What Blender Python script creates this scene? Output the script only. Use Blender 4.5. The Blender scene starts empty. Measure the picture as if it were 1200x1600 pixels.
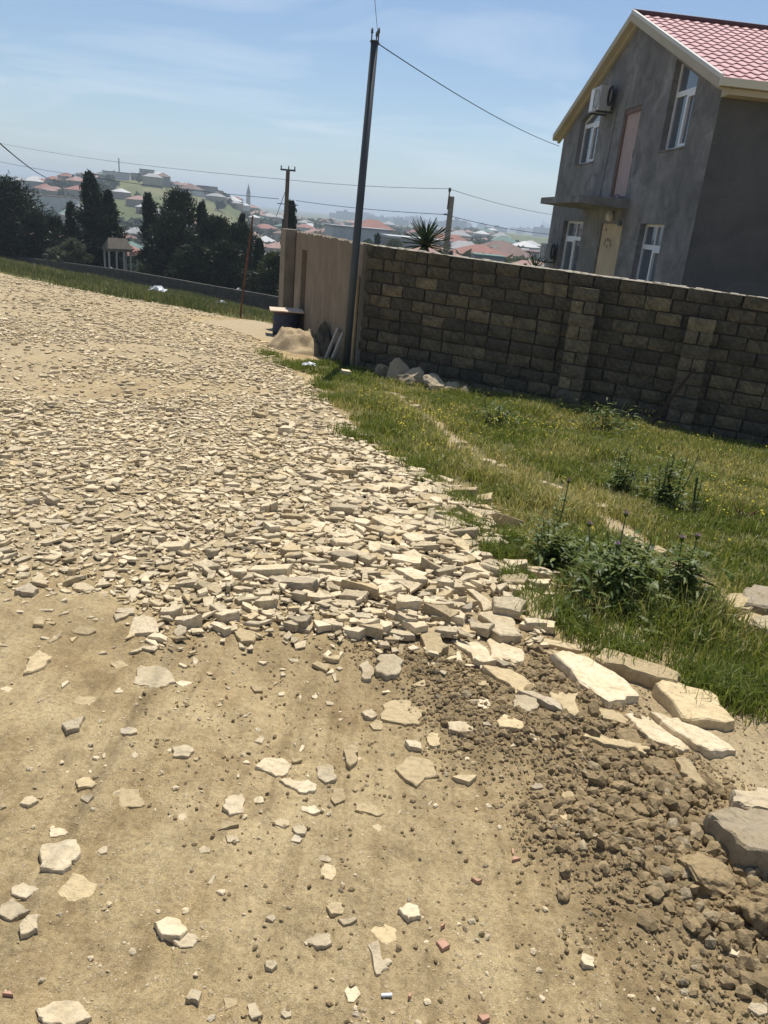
import bpy, math, random
import numpy as np
from mathutils import Vector, Matrix

random.seed(7)
RNG = np.random.default_rng(7)
PI = math.pi
RAD = math.radians
scene = bpy.context.scene
COL = scene.collection

# ------------------------------------------------------------------ camera
cam_data = bpy.data.cameras.new('camera')
cam = bpy.data.objects.new('camera', cam_data)
COL.objects.link(cam)
cam_data.sensor_fit = 'VERTICAL'
cam_data.sensor_height = 36.0
cam_data.lens = 36.0 * 1220.0 / 1600.0
cam_data.clip_start = 0.05
cam_data.clip_end = 40000.0
cam.matrix_world = (Matrix.Translation((0, 0, 1.6)) @ Matrix.Rotation(RAD(90 - 20.6), 4, 'X') @ Matrix.Rotation(RAD(5.4), 4, 'Z'))
scene.camera = cam

# ------------------------------------------------------------------ sky, sun, exposure
SUN_EL, SUN_AZ = RAD(67.0), RAD(9.0)          # azimuth from +Y towards +X
world = bpy.data.worlds.new('World')
scene.world = world
world.use_nodes = True
wn, wl = world.node_tree.nodes, world.node_tree.links
wn.clear()
w_out = wn.new('ShaderNodeOutputWorld')
w_bg = wn.new('ShaderNodeBackground')
w_bg.inputs['Strength'].default_value = 0.092
w_sky = wn.new('ShaderNodeTexSky')
w_sky.sky_type = 'NISHITA'
w_sky.sun_disc = False
w_sky.sun_elevation = SUN_EL
w_sky.sun_rotation = SUN_AZ
w_sky.altitude = 60
w_sky.air_density = 1.0
w_sky.dust_density = 0.2
w_sky.ozone_density = 4.0
# thin cirrus: noise on a flat layer overhead
w_tc = wn.new('ShaderNodeTexCoord')
w_sep = wn.new('ShaderNodeSeparateXYZ')
wl.new(w_tc.outputs['Generated'], w_sep.inputs[0])
def wmath(op, a, b):
    n = wn.new('ShaderNodeMath'); n.operation = op
    for i, v in enumerate((a, b)):
        if isinstance(v, (int, float)): n.inputs[i].default_value = v
        else: wl.new(v, n.inputs[i])
    return n.outputs[0]
zz = wmath('ADD', wmath('MAXIMUM', w_sep.outputs[2], 0.0), 0.12)
w_comb = wn.new('ShaderNodeCombineXYZ')
wl.new(wmath('DIVIDE', w_sep.outputs[0], zz), w_comb.inputs[0])
wl.new(wmath('MULTIPLY', wmath('DIVIDE', w_sep.outputs[1], zz), 1.7), w_comb.inputs[1])
w_noise = wn.new('ShaderNodeTexNoise')
w_noise.inputs['Scale'].default_value = 0.85
w_noise.inputs['Detail'].default_value = 7
w_noise.inputs['Roughness'].default_value = 0.55
w_noise.inputs['Distortion'].default_value = 0.7
wl.new(w_comb.outputs[0], w_noise.inputs['Vector'])
w_ramp = wn.new('ShaderNodeValToRGB')
w_ramp.color_ramp.elements[0].position = 0.48
w_ramp.color_ramp.elements[0].color = (0, 0, 0, 1)
w_ramp.color_ramp.elements[1].position = 0.78
w_ramp.color_ramp.elements[1].color = (0.55, 0.55, 0.55, 1)
wl.new(w_noise.outputs['Fac'], w_ramp.inputs[0])
w_mix = wn.new('ShaderNodeMix'); w_mix.data_type = 'RGBA'
wl.new(w_ramp.outputs[0], w_mix.inputs['Factor'])
wl.new(w_sky.outputs[0], w_mix.inputs['A'])
w_mix.inputs['B'].default_value = (8.0, 8.7, 9.6, 1)
wl.new(w_mix.outputs['Result'], w_bg.inputs['Color'])
wl.new(w_bg.outputs[0], w_out.inputs['Surface'])

sun_data = bpy.data.lights.new('sun', 'SUN')
sun_data.energy = 5.0
sun_data.angle = RAD(0.53)
sun_data.color = (1.0, 0.95, 0.86)
sun = bpy.data.objects.new('sun', sun_data)
COL.objects.link(sun)
sdir = Vector((math.sin(SUN_AZ) * math.cos(SUN_EL), math.cos(SUN_AZ) * math.cos(SUN_EL), math.sin(SUN_EL)))
sun.rotation_euler = sdir.to_track_quat('Z', 'Y').to_euler()
sun.location = (0, 0, 60)

scene.view_settings.view_transform = 'Standard'
scene.view_settings.look = 'None'
scene.view_settings.exposure = 0.22
scene.view_settings.gamma = 1.0
scene.view_settings.use_curve_mapping = False
scene.render.engine = 'CYCLES'
scene.cycles.use_denoising = True
scene.cycles.max_bounces = 6
scene.cycles.transparent_max_bounces = 6
scene.cycles.volume_bounces = 0

# ------------------------------------------------------------------ helpers
def link(o, parent=None):
    COL.objects.link(o)
    if parent is not None:
        o.parent = parent
    return o

def tag(o, label=None, cat=None, group=None, kind=None):
    if label: o['label'] = label
    if cat: o['category'] = cat
    if group: o['group'] = group
    if kind: o['kind'] = kind
    return o

def empty(name, loc=(0, 0, 0), rz=0.0, label=None, cat=None, group=None):
    o = bpy.data.objects.new(name, None)
    o.empty_display_size = 0.1
    o.location = loc
    o.rotation_euler = (0, 0, rz)
    link(o)
    return tag(o, label, cat, group)

def raw_mesh(name, verts, faces, mat=None, smooth=False):
    me = bpy.data.meshes.new(name)
    me.from_pydata([tuple(v) for v in verts], [], [tuple(f) for f in faces])
    me.validate(clean_customdata=False)
    if mat: me.materials.append(mat)
    if smooth:
        me.polygons.foreach_set('use_smooth', np.ones(len(me.polygons), dtype=bool))
    me.update()
    return me

def np_mesh(name, verts, faces, mat=None, col=None, smooth=False):
    """verts (n,3) ; faces (m,k) all with k corners ; col (n,4) point colours named tint"""
    verts = np.asarray(verts, dtype=np.float32); faces = np.asarray(faces, dtype=np.int32)
    me = bpy.data.meshes.new(name)
    me.vertices.add(len(verts)); me.vertices.foreach_set('co', verts.ravel())
    m, k = faces.shape
    me.loops.add(m * k); me.loops.foreach_set('vertex_index', faces.ravel())
    me.polygons.add(m)
    me.polygons.foreach_set('loop_start', np.arange(0, m * k, k, dtype=np.int32))
    me.polygons.foreach_set('loop_total', np.full(m, k, dtype=np.int32))
    me.polygons.foreach_set('use_smooth', np.full(m, smooth, dtype=bool))
    me.update(calc_edges=True)
    if col is not None:
        a = me.color_attributes.new('tint', 'FLOAT_COLOR', 'POINT')
        a.data.foreach_set('color', np.asarray(col, dtype=np.float32).ravel())
    if mat: me.materials.append(mat)
    return me

class MB:
    """collects shapes, then becomes one mesh object"""
    def __init__(s): s.v = []; s.f = []
    def add(s, verts, faces):
        o = len(s.v); s.v += [tuple(p) for p in verts]; s.f += [tuple(i + o for i in f) for f in faces]; return s
    def box(s, x0, x1, y0, y1, z0, z1):
        return s.add([(x0, y0, z0), (x1, y0, z0), (x1, y1, z0), (x0, y1, z0), (x0, y0, z1), (x1, y0, z1), (x1, y1, z1), (x0, y1, z1)],
                     [(0, 3, 2, 1), (4, 5, 6, 7), (0, 1, 5, 4), (1, 2, 6, 5), (2, 3, 7, 6), (3, 0, 4, 7)])
    def prism(s, pts, z0, z1):
        n = len(pts)
        return s.add([(p[0], p[1], z0) for p in pts] + [(p[0], p[1], z1) for p in pts],
                     [tuple(range(n - 1, -1, -1)), tuple(range(n, 2 * n))] + [(i, (i + 1) % n, n + (i + 1) % n, n + i) for i in range(n)])
    def tube(s, pts, r, seg=8, cap=True):
        pts = [Vector(p) for p in pts]; n = len(pts)
        rr = r if isinstance(r, (list, tuple)) else [r] * n
        vs = []
        for i, p in enumerate(pts):
            d = (pts[min(i + 1, n - 1)] - pts[max(i - 1, 0)]).normalized()
            a = Vector((0, 0, 1)) if abs(d.z) < .9 else Vector((1, 0, 0))
            u = d.cross(a).normalized(); w = d.cross(u)
            vs += [p + (u * math.cos(t) + w * math.sin(t)) * rr[i] for t in [2 * PI * k / seg for k in range(seg)]]
        fs = [(i * seg + k, i * seg + (k + 1) % seg, (i + 1) * seg + (k + 1) % seg, (i + 1) * seg + k) for i in range(n - 1) for k in range(seg)]
        if cap: fs += [tuple(range(seg - 1, -1, -1)), tuple(range((n - 1) * seg, n * seg))]
        return s.add(vs, fs)
    def lathe(s, prof, seg=24):
        n = len(prof)
        vs = [(r * math.cos(2 * PI * k / seg), r * math.sin(2 * PI * k / seg), z) for r, z in prof for k in range(seg)]
        fs = [(i * seg + k, i * seg + (k + 1) % seg, (i + 1) * seg + (k + 1) % seg, (i + 1) * seg + k) for i in range(n - 1) for k in range(seg)]
        fs += [tuple(range(seg - 1, -1, -1)), tuple(range((n - 1) * seg, n * seg))]
        return s.add(vs, fs)
    def build(s, name, mat, parent=None, smooth=False, loc=None):
        o = bpy.data.objects.new(name, raw_mesh(name, s.v, s.f, mat, smooth))
        if loc: o.location = loc
        return link(o, parent)

def copy_tree(o, parent=None):
    c = o.copy(); COL.objects.link(c); c.parent = parent
    for ch in list(o.children): copy_tree(ch, c)
    return c

# value noise ------------------------------------------------------
def _hash(ix, iy, seed):
    h = (ix.astype(np.int64) * 374761393 + iy.astype(np.int64) * 668265263 + seed * 974634777) & 0xFFFFFFFF
    h = ((h ^ (h >> 13)) * 1274126177) & 0xFFFFFFFF
    return ((h ^ (h >> 16)) & 0xFFFF) / 65535.0
def vnoise(x, y, seed=0):
    ix, iy = np.floor(x), np.floor(y); fx, fy = x - ix, y - iy
    fx = fx * fx * fx * (fx * (fx * 6 - 15) + 10); fy = fy * fy * fy * (fy * (fy * 6 - 15) + 10)
    a, b = _hash(ix, iy, seed), _hash(ix + 1, iy, seed)
    c, d = _hash(ix, iy + 1, seed), _hash(ix + 1, iy + 1, seed)
    return (a + (b - a) * fx) * (1 - fy) + (c + (d - c) * fx) * fy
def fbm(x, y, seed=0, oct=4, gain=.5):
    x = np.asarray(x, dtype=float); y = np.asarray(y, dtype=float)
    t = 0.; a = 1.; s = 0.
    for i in range(oct):
        t = t + a * vnoise(x * 2 ** i + 13.7 * i, y * 2 ** i - 7.3 * i, seed + i); s += a; a *= gain
    return t / s - .5

def inside(poly, x, y):
    x = np.asarray(x); y = np.asarray(y); r = np.zeros(x.shape, bool); n = len(poly)
    for i in range(n):
        x0, y0 = poly[i]; x1, y1 = poly[(i + 1) % n]
        if y0 == y1: continue
        c = ((y0 > y) != (y1 > y)) & (x < (x1 - x0) * (y - y0) / (y1 - y0) + x0)
        r ^= c
    return r
def edge_dist(poly, x, y, closed=True):
    x = np.asarray(x); y = np.asarray(y); d = np.full(x.shape, 1e9); n = len(poly)
    for i in range(n if closed else n - 1):
        x0, y0 = poly[i]; x1, y1 = poly[(i + 1) % n]; dx, dy = x1 - x0, y1 - y0
        t = np.clip(((x - x0) * dx + (y - y0) * dy) / (dx * dx + dy * dy + 1e-12), 0, 1)
        d = np.minimum(d, np.hypot(x - x0 - t * dx, y - y0 - t * dy))
    return d
def sdf(poly, x, y):                       # positive inside
    return np.where(inside(poly, x, y), 1, -1) * edge_dist(poly, x, y)
def sstep(a, b, v):
    t = np.clip((v - a) / (b - a), 0, 1); return t * t * (3 - 2 * t)

# ------------------------------------------------------------------ materials
def new_mat(name):
    m = bpy.data.materials.new(name); m.use_nodes = True
    nt = m.node_tree; b = nt.nodes['Principled BSDF']
    return m, nt, b
def nd(nt, kind, **kw):
    n = nt.nodes.new('ShaderNode' + kind)
    for k, v in kw.items():
        if k in n.inputs: n.inputs[k].default_value = v
        else: setattr(n, k, v)
    return n
def noise(nt, scale, detail=4, rough=.55, dist=0., vec=None):
    n = nd(nt, 'TexNoise'); n.inputs['Scale'].default_value = scale; n.inputs['Detail'].default_value = detail
    n.inputs['Roughness'].default_value = rough; n.inputs['Distortion'].default_value = dist
    if vec is not None: nt.links.new(vec, n.inputs['Vector'])
    return n.outputs['Fac']
def ramp(nt, fac, stops):
    r = nd(nt, 'ValToRGB'); e = r.color_ramp.elements
    while len(e) < len(stops): e.new(.5)
    for k, (p, c) in enumerate(stops):
        e[k].position = p; e[k].color = (c, c, c, 1) if isinstance(c, (int, float)) else (*c, 1)
    nt.links.new(fac, r.inputs[0]); return r.outputs[0]
def mixc(nt, fac, a, b, mode='MIX'):
    m = nd(nt, 'Mix', data_type='RGBA', blend_type=mode)
    for s, v in (('Factor', fac), ('A', a), ('B', b)):
        i = m.inputs[s] if s != 'Factor' else m.inputs[0]
        if s == 'A': i = m.inputs[6]
        if s == 'B': i = m.inputs[7]
        if isinstance(v, (int, float)): i.default_value = v if s == 'Factor' else (v, v, v, 1)
        elif isinstance(v, tuple): i.default_value = (*v, 1)
        else: nt.links.new(v, i)
    return m.outputs[2]
def mth(nt, op, a, b=0.):
    n = nd(nt, 'Math', operation=op)
    for i, v in enumerate((a, b)):
        if isinstance(v, (int, float)): n.inputs[i].default_value = v
        else: nt.links.new(v, n.inputs[i])
    return n.outputs[0]
def bump(nt, b, height, strength=.3, dist=.01, prev=None):
    n = nd(nt, 'Bump'); n.inputs['Strength'].default_value = strength; n.inputs['Distance'].default_value = dist
    nt.links.new(height, n.inputs['Height'])
    if prev is not None: nt.links.new(prev, n.inputs['Normal'])
    nt.links.new(n.outputs[0], b.inputs['Normal']); return n.outputs[0]
def objco(nt):
    return nd(nt, 'TexCoord').outputs['Object']
def geopos(nt):
    return nd(nt, 'NewGeometry').outputs['Position']

def plain(name, c, rough=.7, var=.25, scale=6., metal=0., bmp=.15, spec=.3):
    m, nt, b = new_mat(name)
    v = objco(nt)
    n = noise(nt, scale, 5, .6, .3, v)
    lo = tuple(x * (1 - var) for x in c); hi = tuple(min(1, x * (1 + var)) for x in c)
    rnd = nd(nt, 'ObjectInfo').outputs['Random']
    col = ramp(nt, n, [(.3, lo), (.7, hi)])
    col = mixc(nt, mth(nt, 'MULTIPLY', rnd, .35), col, tuple(x * .72 for x in c))
    nt.links.new(col, b.inputs['Base Color'])
    b.inputs['Roughness'].default_value = rough; b.inputs['Metallic'].default_value = metal
    b.inputs['Specular IOR Level'].default_value = spec
    if bmp: bump(nt, b, noise(nt, scale * 8, 4, .6, 0, v), bmp, .01)
    return m

def stone_mat(name, pale, tan, grey, bscale=60., stain=(.46, .355, .205)):
    """tint.r picks pale > tan > grey; dust and stain by noise"""
    m, nt, b = new_mat(name)
    p = geopos(nt)
    at = nd(nt, 'Attribute', attribute_name='tint', attribute_type='GEOMETRY')
    sp = nd(nt, 'SeparateColor'); nt.links.new(at.outputs['Color'], sp.inputs[0])
    rnd = sp.outputs[0]
    col = ramp(nt, rnd, [(0., pale), (.5, tuple(x * .9 for x in pale)), (.7, tan), (.88, tuple(x * .85 for x in tan)), (.94, grey), (1., grey)])
    n1 = noise(nt, 9, 5, .62, .4, p); n2 = noise(nt, 45, 4, .6, 0, p)
    col = mixc(nt, ramp(nt, n1, [(.40, 0.), (.70, .62)]), col, stain)
    col = mixc(nt, .6, col, ramp(nt, n2, [(.3, .5), (.5, .95), (.7, 1.1)]), 'MULTIPLY')
    br = mth(nt, 'MULTIPLY_ADD', sp.outputs[1], .45); br.node.inputs[2].default_value = .74
    col = mixc(nt, 1., col, br, 'MULTIPLY')
    nt.links.new(col, b.inputs['Base Color'])
    b.inputs['Roughness'].default_value = .9; b.inputs['Specular IOR Level'].default_value = .15
    k = bump(nt, b, noise(nt, bscale * .45, 5, .65, .3, p), .75, .015)
    bump(nt, b, noise(nt, bscale * 4, 4, .7, 0, p), .6, .004, k)
    return m
LIME = stone_mat('limestone', (.68, .565, .38), (.55, .43, .25), (.45, .38, .275))
CLOD = stone_mat('dry_earth', (.35, .26, .143), (.30, .222, .12), (.37, .30, .195), 90., (.30, .22, .12))
ROCK = stone_mat('grey_rock', (.47, .395, .285), (.43, .35, .235), (.42, .36, .27), 40.)
BRICK_PINK = plain('pink_brick', (.50, .29, .20), .9, .2, 30)

def zone_ground():
    m, nt, b = new_mat('ground')
    p = geopos(nt)
    at = nd(nt, 'Attribute', attribute_name='tint', attribute_type='GEOMETRY')
    sp = nd(nt, 'SeparateColor'); nt.links.new(at.outputs['Color'], sp.inputs[0])
    veg, soil, dust, far = sp.outputs[0], sp.outputs[1], sp.outputs[2], at.outputs['Alpha']
    nA = noise(nt, 1.1, 5, .6, .6, p); nB = noise(nt, 7, 5, .65, .3, p); nC = noise(nt, 60, 5, .7, 0, p); nD = noise(nt, 260, 3, .7, 0, p)
    dirt = ramp(nt, nA, [(.3, (.40, .30, .16)), (.5, (.51, .395, .222)), (.7, (.58, .46, .27))])
    dirt = mixc(nt, .55, dirt, ramp(nt, nB, [(.32, (.5, .48, .45)), (.48, (.9, .89, .88)), (.66, (1.05, 1.05, 1.03))]), 'MULTIPLY')
    dirt = mixc(nt, .5, dirt, ramp(nt, nC, [(.34, (.42, .40, .37)), (.52, (.95, .95, .95)), (.66, (1.18, 1.15, 1.1))]), 'MULTIPLY')
    dirt = mixc(nt, .55, dirt, ramp(nt, nD, [(.36, (.5, .5, .5)), (.62, (1.15, 1.15, 1.15))]), 'MULTIPLY')
    st = nd(nt, 'Mapping'); st.inputs['Scale'].default_value = (9., .55, 1.); st.inputs['Rotation'].default_value = (0, 0, .12); nt.links.new(p, st.inputs[0])
    nS = noise(nt, 1.6, 5, .6, .5, st.outputs[0])
    dirt = mixc(nt, .58, dirt, ramp(nt, nS, [(.36, (.66, .62, .56)), (.5, (.97, .97, .96)), (.66, (1.12, 1.1, 1.04))]), 'MULTIPLY')
    nE = noise(nt, 2.6, 4, .6, .8, p)
    dirt = mixc(nt, ramp(nt, nE, [(.5, 0.), (.68, .55)]), dirt, mixc(nt, 1., dirt, (.80, .74, .70), 'MULTIPLY'))
    # pale grit specks
    vo = nd(nt, 'TexVoronoi'); vo.inputs['Scale'].default_value = 85; nt.links.new(p, vo.inputs['Vector'])
    spk = mth(nt, 'MULTIPLY', mth(nt, 'LESS_THAN', vo.outputs['Distance'], .2), mth(nt, 'GREATER_THAN', nB, .5))
    dirt = mixc(nt, mth(nt, 'MULTIPLY', spk, .5), dirt, (.62, .55, .43))
    dug = ramp(nt, nB, [(.3, (.25, .18, .095)), (.7, (.37, .275, .15))])
    dug = mixc(nt, .6, dug, ramp(nt, nC, [(.32, (.4, .4, .4)), (.65, (1.1, 1.1, 1.1))]), 'MULTIPLY')
    col = mixc(nt, soil, dirt, dug)
    pale = ramp(nt, nC, [(.3, (.25, .19, .11)), (.52, (.41, .33, .215)), (.7, (.56, .47, .335))])
    col = mixc(nt, dust, col, pale)
    vg = ramp(nt, nB, [(.3, (.075, .075, .03)), (.6, (.13, .125, .05)), (.75, (.22, .17, .09))])
    col = mixc(nt, veg, col, vg)
    fa = noise(nt, .012, 6, .6, .5, p)
    fcol = ramp(nt, fa, [(.32, (.085, .10, .045)), (.5, (.125, .14, .06)), (.66, (.19, .175, .10))])
    fb = noise(nt, .09, 4, .6, .4, p)
    fcol = mixc(nt, .6, fcol, ramp(nt, fb, [(.35, (.55, .6, .5)), (.65, (1.15, 1.1, 1.05))]), 'MULTIPLY')
    col = mixc(nt, far, col, fcol)
    nt.links.new(col, b.inputs['Base Color'])
    b.inputs['Roughness'].default_value = .95; b.inputs['Specular IOR Level'].default_value = .1
    k = bump(nt, b, nC, .6, .016)
    bump(nt, b, nD, .8, .006, k)
    return m
GROUND = zone_ground()

def leaf_mat(name, dark, mid, lite, transl=.35):
    m, nt, b = new_mat(name)
    nt.nodes.remove(b)
    at = nd(nt, 'Attribute', attribute_name='tint', attribute_type='GEOMETRY')
    sp = nd(nt, 'SeparateColor'); nt.links.new(at.outputs['Color'], sp.inputs[0])
    col = ramp(nt, sp.outputs[0], [(0., dark), (.5, mid), (1., lite)])
    d = nd(nt, 'BsdfDiffuse'); t = nd(nt, 'BsdfTranslucent'); g = nd(nt, 'BsdfGlossy'); g.inputs['Roughness'].default_value = .45
    nt.links.new(col, d.inputs[0]); nt.links.new(mixc(nt, .5, col, mixc(nt, 1., col, (1.25, 1.2, .55), 'MULTIPLY')), t.inputs[0])
    x = nd(nt, 'MixShader'); x.inputs[0].default_value = transl
    nt.links.new(d.outputs[0], x.inputs[1]); nt.links.new(t.outputs[0], x.inputs[2])
    y = nd(nt, 'MixShader'); y.inputs[0].default_value = .02
    nt.links.new(x.outputs[0], y.inputs[1]); nt.links.new(g.outputs[0], y.inputs[2])
    nt.links.new(y.outputs[0], nt.nodes['Material Output'].inputs['Surface'])
    return m
GRASS = leaf_mat('grass_blade', (.07, .12, .02), (.195, .225, .045), (.50, .43, .20), .46)
CYPRESS = leaf_mat('cypress_leaf', (.010, .018, .009), (.019, .030, .014), (.045, .058, .026), .15)
BUSH = leaf_mat('bush_leaf', (.025, .04, .016), (.045, .065, .025), (.11, .115, .06), .25)
OLIVE = leaf_mat('olive_leaf', (.06, .07, .04), (.11, .12, .075), (.20, .20, .14), .2)
WEED = leaf_mat('weed_leaf', (.022, .045, .010), (.075, .115, .022), (.21, .24, .07), .45)
FIELDG = leaf_mat('field_grass_blade', (.05, .075, .022), (.11, .13, .045), (.27, .24, .12), .35)
YUCCA = leaf_mat('yucca_leaf', (.02, .04, .018), (.04, .07, .03), (.12, .12, .06), .12)
FLOWER_Y = plain('yellow_petal', (.72, .58, .06), .7, .15, 20, bmp=0)
THISTLE_P = plain('purple_floret', (.50, .24, .47), .8, .2, 40, bmp=0)
BARK = plain('bark', (.085, .065, .045), .9, .3, 8)

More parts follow.
